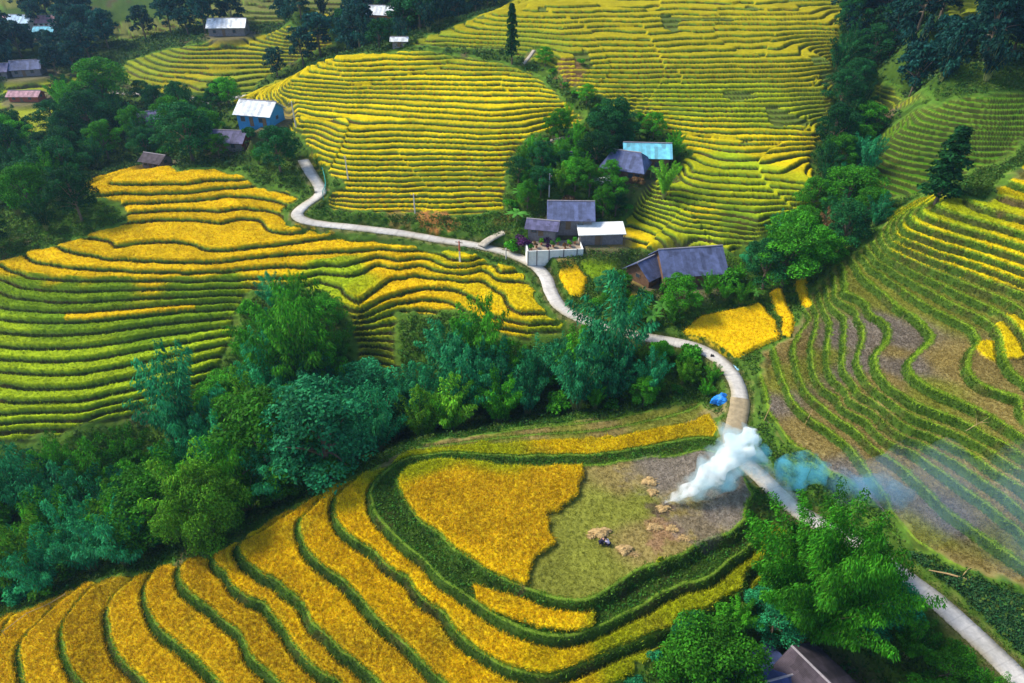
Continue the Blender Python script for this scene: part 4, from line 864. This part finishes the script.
def house(nm, label, L, Wd, hw, rise, yaw, roof, wall, over=.6, hip=0.0, gable=None, name='house', dx=0, dy=0, doors=1, wins=2, skirt=False, cat='house', ridge_cap=True, lift=0.0):
    x, y, z = PAD[nm] if isinstance(nm, str) else nm
    r = empty(name, (x+dx, y+dy, z+lift), R(yaw)); tag(r, label, cat)
    l, w_ = L/2, Wd/2; h = hip
    wl = MB(); yv = [(-l,-w_),(l,-w_),(l,w_),(-l,w_)]
    v = [(a, b, -1.2) for a, b in yv] + [(a, b, hw) for a, b in yv]
    if h < .5: v += [(-l, 0, hw+rise*.97), (l, 0, hw+rise*.97)]; f = [(0,1,5,4),(2,3,7,6),(1,2,6,9,5),(3,0,4,8,7),(4,5,9,8),(6,7,8,9)]
    else: f = [(0,1,5,4),(1,2,6,5),(2,3,7,6),(3,0,4,7),(4,5,6,7)]
    wl.add(v, f); wall_o = wl.build('wall', WM[wall], r)
    if gable and h < .5:
        for sx in (-1, 1):
            g = MB().add([(sx*(l+.03), -w_*.96, hw*.05), (sx*(l+.03), w_*.96, hw*.05), (sx*(l+.03), w_*.96, hw), (sx*(l+.03), 0, hw+rise*.93), (sx*(l+.03), -w_*.96, hw),
                          (sx*(l+.004), -w_*.96, hw*.05), (sx*(l+.004), w_*.96, hw*.05), (sx*(l+.004), w_*.96, hw), (sx*(l+.004), 0, hw+rise*.93), (sx*(l+.004), -w_*.96, hw)],
                         [(0,1,2,3,4),(9,8,7,6,5),(0,5,6,1),(1,6,7,2),(2,7,8,3),(3,8,9,4),(4,9,5,0)]); g.build('gable_panel', WM[gable], r)
    rl, rw = l+over, w_+over; ez = hw - rise*over/w_ + .12; tz = hw+rise+.12; k = rl*(1-h)
    rf = MB(); th = .10
    A, B, C_, D = (-rl,-rw,ez), (rl,-rw,ez), (rl,rw,ez), (-rl,rw,ez); E, F_ = (-k,0,tz), (k,0,tz)
    if h < .5:
        E, F_ = (-rl+h*2,0,tz), (rl-h*2,0,tz)
        rf.slab([A, B, F_, E], th); rf.slab([C_, D, E, F_], th)
        if h > 0: pass
    else:
        hh = min(h, rl*.8); E, F_ = (-rl+hh,0,tz), (rl-hh,0,tz)
        low = [(p[0], p[1], p[2]-th) for p in (A, B, C_, D, E, F_)]
        rf.add([A, B, C_, D, E, F_]+low, [(0,1,5,4),(2,3,4,5),(1,2,5),(3,0,4),(7,6,10,11),(9,8,11,10),(8,7,11),(6,9,10),(0,6,7,1),(1,7,8,2),(2,8,9,3),(3,9,6,0)])
    ro = rf.build('roof', RM[roof], r)
    if ridge_cap: MB().tube([(E[0],0,tz+.03), (F_[0],0,tz+.03)], .12, 6).build('ridge_cap', M_ridge, ro)
    if skirt:
        rf2 = MB().slab([(-rl*1.0, -rw-1.9, ez-.95), (rl*1.0, -rw-1.9, ez-.95), (rl*1.0, -rw+.15, ez-.12), (-rl*1.0, -rw+.15, ez-.12)], .08); rf2.build('porch_roof', RM[roof], r)
        for q in (-rl+.3, 0, rl-.3): MB().box(q-.07, -rw-1.75, -1.0, q+.07, -rw-1.61, ez-1.02).build('post', M_wood, r)
    for i in range(doors):
        xo = -l*.25 + i*l*.8; d = MB().box(xo, -w_-.05, .0, xo+.95, -w_-.003, min(2.0, hw-.25)).build('door', M_wood, r)
        MB().box(xo+.78, -w_-.09, .95, xo+.84, -w_-.052, 1.1).build('handle', M_dark, d)
    for i in range(wins):
        xo = [-l*.75, l*.35, l*.68, -l*.5][i % 4]; wz = min(1.0, hw*.4)
        f_ = MB().box(xo-.08, -w_-.06, wz-.08, xo+.98, -w_-.003, wz+.98).build('window', M_wood, r); MB().box(xo, -w_-.085, wz, xo+.9, -w_-.062, wz+.9).build('pane', M_glass, f_)
    for sx in (-1, 1):
        f_ = MB().box(sx*(l+.035)-.03, -.5, 1.0, sx*(l+.035)+.03, .5, 1.8).build('window', M_wood, r); MB().box(sx*(l+.07)-.004, -.42, 1.08, sx*(l+.07)+.02, .42, 1.72).build('pane', M_glass, f_)
    return r
house('h1', 'long house with white metal roof and bright blue gable wall above the road head', 8.0, 6.2, 2.7, 2.0, -14, 'white', 'blue', gable='blue', doors=2)
house('h2', 'low house with purple grey roof and rusty red gable, below the white roofed blue house', 7.5, 5.5, 2.2, 1.5, -6, 'purple', 'grey', gable='red')
house('h3', 'small narrow two storey house with grey blue roof among dark trees', 4.2, 4.0, 4.6, 1.4, 25, 'purple', 'grey', wins=3)
house('h4', 'weathered grey shack with sagging roof just behind the golden terraces', 5.0, 3.6, 1.7, 1.0, -20, 'brown', 'grey')
house('h5', 'far house with long white metal roof above the olive terraces', 11.5, 6.5, 2.8, 2.0, 4, 'white', 'grey')
house('h6', 'far house with white roof and orange gable in the wooded draw', 8, 6, 3.0, 2.0, -8, 'white', 'orange', gable='orange')
house('h7', 'far low house with two joined violet roofs at the left edge', 8.5, 6, 2.4, 1.9, 14, 'slate', 'grey')
house((PAD['h7'][0]-8.5, PAD['h7'][1]-3, PAD['h7'][2]), 'greyer far house joined at the left of the violet roofed one', 7.5, 6, 2.2, 1.7, 12, 'purple', 'grey')
house('h8', 'far house with pinkish roof and red wall in the top left corner', 9, 6, 2.6, 1.8, 0, 'pink', 'red', gable='red')
house('h9', 'far house with pale cyan roof between trees at the top left', 9, 6, 2.6, 1.9, -10, 'sky', 'white', gable='white')
house('h10', 'far small house with pale pink roof, right of the cyan roofed one', 7, 5, 2.6, 1.7, 5, 'pink', 'white')
house('h11', 'far hut with turquoise roof below the pale pink roofed house', 6.5, 4.6, 2.4, 1.5, 0, 'cyan', 'grey')
house('h12', 'long low pinkish shed beside the green terraces at the left edge', 9, 4, 1.8, 1.0, 0, 'pink', 'red')
house('c1', 'village house with dark violet roof and brown plank walls', 8.0, 7.0, 2.6, 2.2, -22, 'slate', 'wood', hip=1.8, wins=3, skirt=False)
house('c2', 'village house with bright cyan metal roof behind the violet roofed one', 8.5, 5.5, 3.0, 1.7, -4, 'cyan', 'wood')
house('c3', 'house with weathered streaky grey blue roof above the walled planting terrace', 7.6, 6.4, 2.2, 1.9, -2, 'slate', 'grey', skirt=False)
house((PAD['c3'][0]-5.2, PAD['c3'][1]-3.6, PAD['c3'][2]-.4), 'low lean shed with dull roof at the left foot of the streaky roofed house', 5.0, 3.0, 1.6, .8, -12, 'purple', 'grey', wins=1)
house('c6', 'large house with long dark blue weathered roof beside the golden plots', 10.2, 7.4, 2.5, 2.7, 8, 'slate', 'wood', wins=3, doors=2)
house((PAD['c7'][0]+.3, PAD['c7'][1]+.8, PAD['c7'][2]), 'side wing with steep blue roof at the left end of the large blue roofed house', 6.2, 5.0, 2.0, 1.9, 40, 'slate', 'wood')
house('b1', 'house with old brown violet roof at the bottom edge under the big bamboo', 9.0, 7.5, 2.6, 2.6, -58, 'brown', 'wood', hip=0.0)
house((PAD['b2'][0], PAD['b2'][1], PAD['b2'][2]), 'shed with very dark blue roof at the bottom edge, left of the brown roofed house', 7.0, 7.5, 2.2, 1.6, 14, 'blue', 'grey')
x, y = W1(563, 166); house((x, y, Zf1(x, y)), 'tiny blue shack among shrubs left of the violet roofed house', 2.6, 2.2, 1.9, .7, 20, 'blue', 'blue', wins=0, name='shack', cat='shack')
x, y = W1(601, 190); house((x, y, Zf1(x, y)), 'tiny hut with white roof below the violet roofed house', 2.6, 2.0, 1.5, .5, 10, 'white', 'grey', wins=0, name='hut', cat='hut')
x, y = W1(400, 46); house((x, y, Zf1(x, y)), 'tiny white shelter on the crest of the middle hill', 3.4, 2.2, 1.5, .5, 0, 'white', 'grey', wins=0, name='shelter', cat='shelter')
# long white lean-to
x, y, z = PAD['c4']; r = empty('lean_to', (x, y, z), R(2)); tag(r, 'long low outbuilding with flat white roof at the edge of the golden field', 'shed')
MB().slab([(-4.3,-2.0,2.2),(4.3,-2.0,2.35),(4.3,2.0,2.95),(-4.3,2.0,2.85)], .16).build('roof', WM['white'], r)
MB().box(-3.9,-1.5,-1,3.9,1.6,2.12).build('wall', WM['grey'], r); MB().box(-1.2,-1.56,.0,-.2,-1.503,1.9).build('door', M_wood, r)
for q in (-4.1, 0, 4.1): MB().box(q-.06,-1.92,-1,q+.06,-1.8,2.14).build('post', M_wood, r)
# white walled planting terrace
x, y, z = PAD['c5']; z += -.3; r = empty('planting_terrace', (x-.4, y, z), R(5)); tag(r, 'white walled terrace platform carrying pots and shrubs beside the road', 'terrace')
fl = MB().box(-4.8,-1.8,-1.5,4.8,2.6,1.25); fl.build('platform', mat('terrace_floor', (.30,.24,.18), noise=.3, nscale=2), r)
wl = MB().box(-5.0,-2.0,-1.5,5.0,-1.803,1.7); wl.box(-5.0,-1.8,-1.5,-4.803,2.7,1.7); wl.box(4.803,-1.8,-1.5,5.0,2.7,1.7); wl.build('wall', WM['white'], r)
for q in (-5.0, -3.4, -1.2, 1.4, 3.8): MB().box(q-.02,-2.09,-1.5,q+.16,-2.004,1.78).build('pilaster', WM['grey'], r)
for k in range(9):
    px_, py_ = -4.2 + k*1.02, -.9 + (k % 3)*1.0
    p = empty('potted_plant', (0,0,0)); p.location = r.matrix_basis @ Vector((px_, py_, 1.25)); hh = .35
    b = MB().tube([(0,0,0),(0,0,hh)], [.16,.22], 10).build('pot', mat('clay_pot', (.42,.17,.09), noise=.2) if k == 0 else bpy.data.materials['clay_pot'], p)
    me = PROTO['shrub'][k % 3][0]; c = bpy.data.objects.new('foliage', me); COL.objects.link(c); c.parent = p; c.location = (0,0,.2); c.scale = (.42,.42,.5)
    lf = ['green','dry','lime','purple','banana','green','dry','lime','green'][k]; c.material_slots[0].link = 'OBJECT'; c.material_slots[0].material = LEAF['foliage_'+lf]
    tag(p, ['leafy green','brownish','yellow green','purple leaved','bright glossy','small green','dry tan','pale lime','bushy green'][k] + ' plant in a clay pot, number %s from the left on the white terrace' % ['first','second','third','fourth','fifth','sixth','seventh','eighth','ninth'][k], 'potted plant', 'potted plants on the white walled terrace')
for a in p.children: pass
for k, (px, py, hh, lf, lab) in enumerate([(526,244,2.6,'purple','purple leaved shrub at the left end of the white walled terrace'),(548,237,2.6,'purple','purple leaved shrub behind the white walled terrace'),(578,221,2.8,'banana','bright green shrub in front of the streaky grey blue roof'),(515,246,2.4,'green','green shrub between the side track and the white walled terrace'),(566,203,3.0,'dry','greyish dry shrub left of the streaky roof')]):
    x, y = W1(px, py); plant('shrub', x, y, hh, lf, lab, wide=1.1)

# ------------------------------------------------------------------ poles, sticks, heaps
M_pole = mat('concrete_pole', (.55,.52,.50), noise=.15); M_red = mat('red_band', (.55,.12,.08)); M_white = mat('white_paint', (.78,.78,.78), noise=.05); M_cer = mat('insulator', (.6,.6,.58), rough=.3)
def upole(px, py, h, label, band=False):
    x, y = W1(px, py); r = empty('utility_pole', (x, y, Zf1(x, y)), random.uniform(0, 3)); tag(r, label, 'utility pole', 'utility poles of the valley')
    MB().tube([(0,0,-.5),(0,0,h)], [.16,.10], 8).build('shaft', M_pole, r); c = MB().box(-.7,-.05,h-.45,.7,.05,h-.35).build('cross_arm', M_wood, r)
    for q in (-.6, 0, .6): MB().tube([(q,0,h-.34),(q,0,h-.18)], .04, 6).build('insulator', M_cer, c)
    if band: MB().tube([(0,0,h*.55),(0,0,h*.98)], [.15,.125], 8).build('red_band', M_red, r); MB().tube([(0,0,.1),(0,0,h*.28)], [.19,.175], 8).build('white_band', M_white, r)
upole(348,179,4.6,'grey pole standing at the left foot of the middle hill'); upole(415,213,4.0,'thin grey pole above the red earth cut by the road'); upole(460,262,4.6,'pole with red top and white foot below the road, by the side track',True)
upole(224,103,5.5,'far pole beside the pale lane near the white roofed blue house'); upole(296,128,5.5,'pole on the terrace edge right of the blue gabled house'); upole(506,260,2.2,'short post at the roadside above the golden terraces'); upole(549,198,5,'slim pole behind the streaky grey blue roof')
def stick(px, py, h, dx, dy, label):
    x, y = W1(px, py); o = MB().tube([(0,0,-.2),(dx*.5,dy*.5,h*.55),(dx,dy,h)], [.06,.05,.035], 6).build('bamboo_stake', M_straw, loc=(x, y, Zf1(x, y))); tag(o, label, 'stake')
stick(764,421,2.6,.4,0,'pale bamboo stake leaning at the left edge of the stubble terraces'); stick(807,419,2.2,.55,.3,'thin tan stake leaning on a stubble terrace, right of the other stake')
# teal rail by the upper road
pp = [P(a, b, c) for a, b, c in ((320,164,8.3),(324,176,7.8),(326,188,7.2),(323,196,6.9))]; r = empty('railing', tuple(pp[1])); tag(r, 'teal green railing beside the top of the white road', 'railing'); M_teal = mat('teal_paint', (.03,.30,.26), rough=.5)
L_ = smooth_line([tuple(p - pp[1]) for p in pp], 4)
rail = MB(); rail.tube([tuple(p+[0,0,.95]) for p in L_], .07, 6); rail.tube([tuple(p+[0,0,.5]) for p in L_], .05, 6); rail.build('rail', M_teal, r)
for p in L_[::3]: MB().box(p[0]-.05,p[1]-.05,p[2]-.8,p[0]+.05,p[1]+.05,p[2]+.97).build('post', M_teal, r)
# bamboo pole fence lying on the gorge rim
pp = [P(a, b, -9) for a, b in ((-5,622),(20,604),(42,594),(60,587))]; z0 = [Zf1(p[0], p[1]) for p in pp]; r = empty('bamboo_fence', (pp[1][0], pp[1][1], z0[1])); tag(r, 'thin bamboo rail fence along the rim at the lower left edge', 'fence')
MB().tube([(p[0]-pp[1][0], p[1]-pp[1][1], z-z0[1]+.7) for p, z in zip(pp, z0)], .04, 6).build('rail', M_straw, r)
for p, z in zip(pp, z0): MB().tube([(p[0]-pp[1][0], p[1]-pp[1][1], z-z0[1]-.3), (p[0]-pp[1][0], p[1]-pp[1][1], z-z0[1]+.85)], .04, 6).build('post', M_straw, r)
# a fallen dry branch on the dark slope by the lower road
x, y = W1(958, 580); o = MB().tube([(-2.6,.9,.25),(-1,.4,.35),(.6,-.2,.3),(2.6,-.4,.25)], [.05,.09,.10,.05], 6); o.tube([(.2,0,.3),(1.2,.8,.5),(2.0,1.2,.4)], [.05,.04,.02], 5); tag(o.build('fallen_branch', M_straw, loc=(x, y, Zf1(x, y))), 'bare pale branch lying on the dark slope above the lower road', 'branch')
x, y = W1(975, 430); o = MB().tube([(-1.5,-.6,.25),(0,.1,.6),(1.7,.9,.9)], [.04,.035,.02], 6); o.tube([(0,.1,.6),(-.2,.6,1.5)], [.03,.012], 5); o.tube([(.6,.3,.7),(1.0,-.2,1.2)], [.03,.012], 5); tag(o.build('dead_bush', M_straw, loc=(x, y, Zf1(x, y))), 'dry twiggy bush on the green bank among the stubble terraces', 'dry bush')

def heap(name, px, py, rx, ry, h, m, label, cat, seed, strands=0, folds=False, rz=0):
    x, y = W1(px, py); rng = random.Random(seed); n = 28; k = 9; v = []; f = []
    for j in range(k+1):
        t = j/k; rr = math.cos(t*math.pi/2)**.6
        for i in range(n):
            a = 2*math.pi*i/n; q = 1 + .22*math.sin(a*3+seed) + .12*math.sin(a*7+seed*2) + rng.uniform(-.05,.05)
            zz = h*math.sin(t*math.pi/2)*(1 + (.22*math.sin(a*2+seed) if j < k else 0)) + rng.uniform(-.04,.04)
            if folds: q *= 1 + .06*math.sin(a*11 + t*4)
            v.append((rx*rr*q*math.cos(a), ry*rr*q*math.sin(a), zz - (.15 if j == 0 else 0)))
    for j in range(k):
        for i in range(n): f.append((j*n+i, j*n+(i+1)%n, (j+1)*n+(i+1)%n, (j+1)*n+i))
    f.append(tuple(k*n+i for i in range(n))); mb = MB().add(v, f)
    for s_ in range(strands):
        a = rng.uniform(0, 6.28); q = rng.uniform(.2, 1.05); c = (rx*q*math.cos(a), ry*q*math.sin(a), h*max(0, 1-q*q)*.9+.03); b = rng.uniform(0, 6.28); L = rng.uniform(.2, .5)
        d = Vector((math.cos(b)*L, math.sin(b)*L, rng.uniform(-.05,.2))); s1 = Vector((-math.sin(b)*.018, math.cos(b)*.018, .01)); c = Vector(c)
        nn = len(mb.v); mb.v += [tuple(c-s1), tuple(c+s1), tuple(c+d+s1), tuple(c+d-s1)]; mb.f.append((nn, nn+1, nn+2, nn+3))
    o = mb.build(name, m, loc=(x, y, Zf1(x, y)-.02)); o.rotation_euler = (0, 0, rz); return tag(o, label, cat)
for a in [(601,530,1.15,.7,.5,'straw heap just behind the two crouching people'),(625,547,.85,.65,.4,'straw heap to the lower right of the two people'),(650,479,.85,.65,.45,'upper straw heap of the pair near the foot of the smoke'),(653,489,.6,.5,.35,'lower straw heap of the pair near the foot of the smoke'),
          (655,524,.9,.5,.25,'reddish straw litter heap below the foot of the smoke'),(673,526,.7,.5,.22,'scattered straw heap to the right of the reddish litter'),(684,536,.6,.4,.2,'small flat straw heap nearest the right bank'),(634,552,.5,.2,.12,'thin trail of straw beside the lower right heap'),(664,505,.8,.5,.3,'smouldering straw pile at the very foot of the white smoke'),(592,533,.5,.35,.2,'tiny straw heap at the left of the two people')]:
    heap('straw_heap', a[0], a[1], a[2], a[3], a[4], M_straw, a[5], 'straw heap', int(a[0])%17, strands=70)
M_tarp = mat('blue_tarpaulin', (.02,.22,.72), rough=.4, spec=.4, noise=.25, nscale=2); M_pt = mat('pale_blue_plastic', (.32,.62,.80), rough=.4, noise=.3, nscale=2)
heap('tarpaulin_heap', 721, 402, 1.25, .95, 1.05, M_tarp, 'bright blue tarpaulin covering a heap at the roadside', 'tarpaulin', 5, folds=True)
heap('plastic_sheet', 733, 367, .55, 1.2, .12, M_pt, 'pale blue plastic sheet lying flat on the road above the tarpaulin', 'plastic sheet', 9, folds=True, rz=.25)
heap('bundle', 712, 357, .3, .25, .45, M_dark, 'small dark bundle standing on the road before the golden field', 'bundle', 3)

# ------------------------------------------------------------------ two people threshing
M_skin = mat('skin', (.42,.24,.16), rough=.6); M_navy = mat('dark_clothes', (.015,.015,.04)); M_pale = mat('pale_lilac_shirt', (.55,.48,.66)); M_hair = mat('black_hair', (.01,.008,.008), rough=.5); M_rdc = mat('dark_red_cloth', (.30,.03,.05))
def skinned(name, verts, edges, radii, m, parent, root=0, sub=2):
    me = bpy.data.meshes.new(name); me.from_pydata(verts, edges, []); o = bpy.data.objects.new(name, me); COL.objects.link(o); o.parent = parent; me.materials.append(m)
    sk = o.modifiers.new('skin', 'SKIN'); sk.use_smooth_shade = True
    ly = me.skin_vertices[0] if me.skin_vertices else None
    if ly is None:
        bm = bmesh.new(); bm.from_mesh(me); bm.verts.layers.skin.verify(); bm.to_mesh(me); bm.free(); ly = me.skin_vertices[0]
    for i, r_ in enumerate(radii): ly.data[i].radius = (r_, r_)
    ly.data[root].use_root = True
    ss = o.modifiers.new('sub', 'SUBSURF'); ss.levels = sub; ss.render_levels = sub; return o
def person(px, py, yaw, shirt, label, stoop):
    x, y = W1(px, py); r = empty('person', (x, y, Zf1(x, y)), yaw); tag(r, label, 'person')
    # crouching: feet apart, hips low, back bent forward (+x is forward), arms reaching to the straw
    hip = (-.18, 0, .42); ch = (.14, 0, .80-stoop); nk = (.24, 0, .98-stoop*1.3); hd = (.33, 0, 1.12-stoop*1.4)
    V_ = [hip, (-.02,0,.60), ch, nk, hd, (hd[0]+.03, 0, hd[2]+.10)]; E_ = [(0,1),(1,2),(2,3),(3,4),(4,5)]; Rr = [.15,.14,.145,.055,.085,.07]
    for s in (-1, 1):
        n = len(V_); V_ += [(-.14, s*.10, .40), (.20, s*.17, .50), (.0, s*.15, .09), (.14, s*.16, .04)]; E_ += [(0,n),(n,n+1),(n+1,n+2),(n+2,n+3)]; Rr += [.10,.07,.045,.035]
        n = len(V_); V_ += [(.16, s*.19, .84-stoop), (.32, s*.24, .62-stoop*.8), (.50, s*.13, .42-stoop*.4), (.57, s*.11, .36-stoop*.4)]; E_ += [(2,n),(n,n+1),(n+1,n+2),(n+2,n+3)]; Rr += [.06,.045,.032,.03]
        h0 = len(V_)-1
        for k in range(4):
            n = len(V_); a = (k-1.5)*.022; V_ += [(.61, s*.11+a*s, .335-stoop*.4), (.635, s*.11+a*1.3*s, .30-stoop*.4)]; E_ += [(h0,n),(n,n+1)]; Rr += [.010,.008]
        n = len(V_); V_ += [(.585, s*.075, .33-stoop*.4)]; E_ += [(h0,n)]; Rr += [.010]
    skinned('body', V_, E_, Rr, M_skin, r, 0, 1)
    sh = skinned('shirt', [hip, (-.02,0,.60), ch, (nk[0]-.03,0,nk[2]-.05), (.16,.19,.84-stoop), (.32,.24,.62-stoop*.8), (.44,.17,.50-stoop*.5), (.16,-.19,.84-stoop), (.32,-.24,.62-stoop*.8), (.44,-.17,.50-stoop*.5)], [(0,1),(1,2),(2,3),(2,4),(4,5),(5,6),(2,7),(7,8),(8,9)], [.165,.16,.165,.075,.08,.065,.05,.08,.065,.05], shirt, r, 0, 2)
    tr = skinned('trousers', [(-.18,0,.41),(-.14,.10,.39),(.20,.17,.49),(.03,.155,.16),(-.14,-.10,.39),(.20,-.17,.49),(.03,-.155,.16)], [(0,1),(1,2),(2,3),(0,4),(4,5),(5,6)], [.165,.12,.09,.065,.12,.09,.065], M_navy, r, 0, 2)
    hb = bmesh.new(); bmesh.ops.create_uvsphere(hb, u_segments=16, v_segments=10, radius=.105); 
    for v in hb.verts: v.co.z = v.co.z*1.0; v.co.x *= 1.05
    bmesh.ops.delete(hb, geom=[v for v in hb.verts if v.co.z < -.03 and v.co.x > 0], context='VERTS')
    me = bpy.data.meshes.new('hair'); hb.to_mesh(me); hb.free(); me.materials.append(M_hair); o = bpy.data.objects.new('hair', me); COL.objects.link(o); o.parent = r; o.location = (hd[0]-.01, 0, hd[2]+.07); o.rotation_euler = (0, .3, 0)
    return r
person(601.5, 541, R(10), M_navy, 'person in dark clothes crouching at the left over the straw', .05)
person(608, 542, R(140), M_pale, 'person in pale lilac shirt crouching at the right, facing the other', .10)

# ------------------------------------------------------------------ smoke of the straw fire
def smokemat(name, color, dens, scale, lo, hi):
    m = bpy.data.materials.new(name); m.use_nodes = True; nt = m.node_tree; nt.nodes.clear()
    out = nt.nodes.new('ShaderNodeOutputMaterial'); pv = nt.nodes.new('ShaderNodeVolumePrincipled'); pv.inputs['Color'].default_value = (*color, 1); pv.inputs['Anisotropy'].default_value = .1
    tc = nt.nodes.new('ShaderNodeTexCoord'); n = nt.nodes.new('ShaderNodeTexNoise'); n.inputs['Scale'].default_value = scale; n.inputs['Detail'].default_value = 4
    nt.links.new(tc.outputs['Object'], n.inputs['Vector']); mr = nt.nodes.new('ShaderNodeMapRange'); mr.inputs['From Min'].default_value = lo; mr.inputs['From Max'].default_value = hi; mr.inputs['To Min'].default_value = 0; mr.inputs['To Max'].default_value = dens
    nt.links.new(n.outputs['Fac'], mr.inputs['Value']); nt.links.new(mr.outputs[0], pv.inputs['Density']); nt.links.new(pv.outputs[0], out.inputs['Volume']); return m
def puff(name, pts_, m, label, seg=20, wob=.25, seed=0):
    rng = np.random.default_rng(seed); L = smooth_line([tuple(P(a, b, z)) + (r_,) for a, b, z, r_ in pts_], 6); o0 = L[0, :3].copy(); mb = MB(); n = 0
    V_ = []
    for i, q in enumerate(L):
        t = L[min(i+1, len(L)-1), :3] - L[max(i-1, 0), :3]; t /= np.linalg.norm(t); a = np.cross(t, [0,0,1.0]); a /= np.linalg.norm(a); b = np.cross(t, a)
        end = min(1, min(i, len(L)-1-i)/4 + .05)**.5
        for k in range(seg):
            c = 2*math.pi*k/seg; w_ = 1 + wob*math.sin(c*2+i*.55+seed) + wob*.6*math.sin(c*3-i*.8) + wob*.5*math.sin(i*.9+seed)
            V_.append(tuple(q[:3]-o0 + (a*math.cos(c)+b*math.sin(c))*q[3]*w_*end))
    f = [(i*seg+k, i*seg+(k+1)%seg, (i+1)*seg+(k+1)%seg, (i+1)*seg+k) for i in range(len(L)-1) for k in range(seg)] + [tuple(range(seg))[::-1], tuple((len(L)-1)*seg+k for k in range(seg))]
    o = MB().add(V_, f).build(name, m, loc=tuple(o0)); bpy.data.objects[o.name]; return tag(o, label, 'smoke', kind='stuff')
M_s1 = smokemat('white_smoke', (1,1,1), 3.2, 1.2, .39, .60); M_s0 = smokemat('smoke_veil', (.72,.92,1.0), .45, .8, .40, .66); M_s2 = smokemat('blue_smoke', (.25,.80,1.0), .60, .6, .40, .68); M_s3 = smokemat('thin_blue_haze', (.42,.66,1), .04, .16, .38, .68); M_s4 = smokemat('blue_wisp', (.28,.70,1), .22, .35, .42, .70)
PL = [(659,506,.2,.12),(670,499,.9,.36),(684,492,1.6,.7),(700,483,2.5,.95),(716,470,3.5,1.25),(731,456,4.6,1.5),(742,444,5.6,1.5),(751,435,6.4,1.0),(757,429,7,.4)]
puff('smoke', PL, M_s1, 'dense white smoke rising from the burning straw', seed=1, wob=.22)
puff('smoke', [(a, b, z, r*1.75) for a, b, z, r in PL], M_s0, 'thin white veil around the dense smoke plume', seed=6, wob=.22)
puff('smoke', [(678,503,.8,.3),(700,494,1.3,.7),(722,484,2.0,1.1),(742,470,2.8,1.5),(758,456,3.6,1.5),(768,446,4,.8)], M_s2, 'blue smoke trailing under the white plume', seed=2)
puff('smoke', [(748,452,3.0,.6),(760,466,2.2,1.0),(774,482,1.6,1.1),(790,498,1.0,.9),(798,508,.6,.3)], M_s0, 'pale streak of smoke falling from the plume towards the big bamboo', seed=8)
puff('smoke', [(776,486,1.0,.8),(788,476,1.6,1.7),(802,468,1.8,2.0),(816,474,1.6,1.6),(826,486,1.2,.7)], M_s2, 'bright blue puff of smoke between the plume and the big bamboo', seed=3)
puff('smoke', [(820,478,1.4,.8),(850,484,1.6,1.6),(880,492,2,1.9),(905,494,2,1.2),(925,492,2,.5)], M_s4, 'blue wisp of smoke over the lower stubble terraces', seed=5)
puff('smoke', [(815,466,2,1.2),(850,478,2.2,3.4),(890,486,3,4.2),(940,494,4,5.2),(1000,508,5,6),(1060,525,6,6),(1120,540,6,3)], M_s3, 'thin bluish smoke drifting over the stubble terraces to the right edge', seed=4)
# ------------------------------------------------------------------ light
SUN_EL, SUN_AZ = 46.0, -72.0     # azimuth from +y, clockwise seen from above
w = bpy.data.worlds.new('World'); scene.world = w; w.use_nodes = True
nt = w.node_tree; bg = nt.nodes['Background']; sky = nt.nodes.new('ShaderNodeTexSky'); sky.sky_type = 'NISHITA'; sky.sun_disc = False
sky.sun_elevation = R(SUN_EL); sky.sun_rotation = R(SUN_AZ); nt.links.new(sky.outputs[0], bg.inputs['Color']); bg.inputs['Strength'].default_value = .15
sl = bpy.data.lights.new('sun', 'SUN'); so = bpy.data.objects.new('sun', sl); COL.objects.link(so)
sl.energy = 3.6; sl.angle = R(14); sl.color = (1, .92, .74)
dirv = Vector((math.sin(R(SUN_AZ))*math.cos(R(SUN_EL)), math.cos(R(SUN_AZ))*math.cos(R(SUN_EL)), math.sin(R(SUN_EL))))
so.rotation_euler = dirv.to_track_quat('Z', 'Y').to_euler(); so.location = (0, 0, 150)
scene.view_settings.view_transform = 'Standard'; scene.view_settings.look = 'None'; scene.view_settings.gamma = 1; scene.view_settings.exposure = .72
scene.render.engine = 'CYCLES'
scene.cycles.use_denoising = True
scene.cycles.max_bounces = 22; scene.cycles.diffuse_bounces = 3; scene.cycles.transparent_max_bounces = 8; scene.cycles.volume_bounces = 20

# ------------------------------------------------------------------ the valley air
hz = MB().box(-1200, -120, -45, 1200, 1150, 330)
hm_ = bpy.data.materials.new('valley_air'); hm_.use_nodes = True; n_ = hm_.node_tree; n_.nodes.clear(); o_ = n_.nodes.new('ShaderNodeOutputMaterial'); v_ = n_.nodes.new('ShaderNodeVolumePrincipled')
v_.inputs['Color'].default_value = (.35, .60, 1, 1); v_.inputs['Density'].default_value = .00015; v_.inputs['Anisotropy'].default_value = .2; n_.links.new(v_.outputs[0], o_.inputs['Volume'])
tag(hz.build('haze', hm_), 'pale bluish air filling the whole valley', 'haze', kind='stuff')
print('lowest', float(Z.min()), 'highest', float(Z.max()))
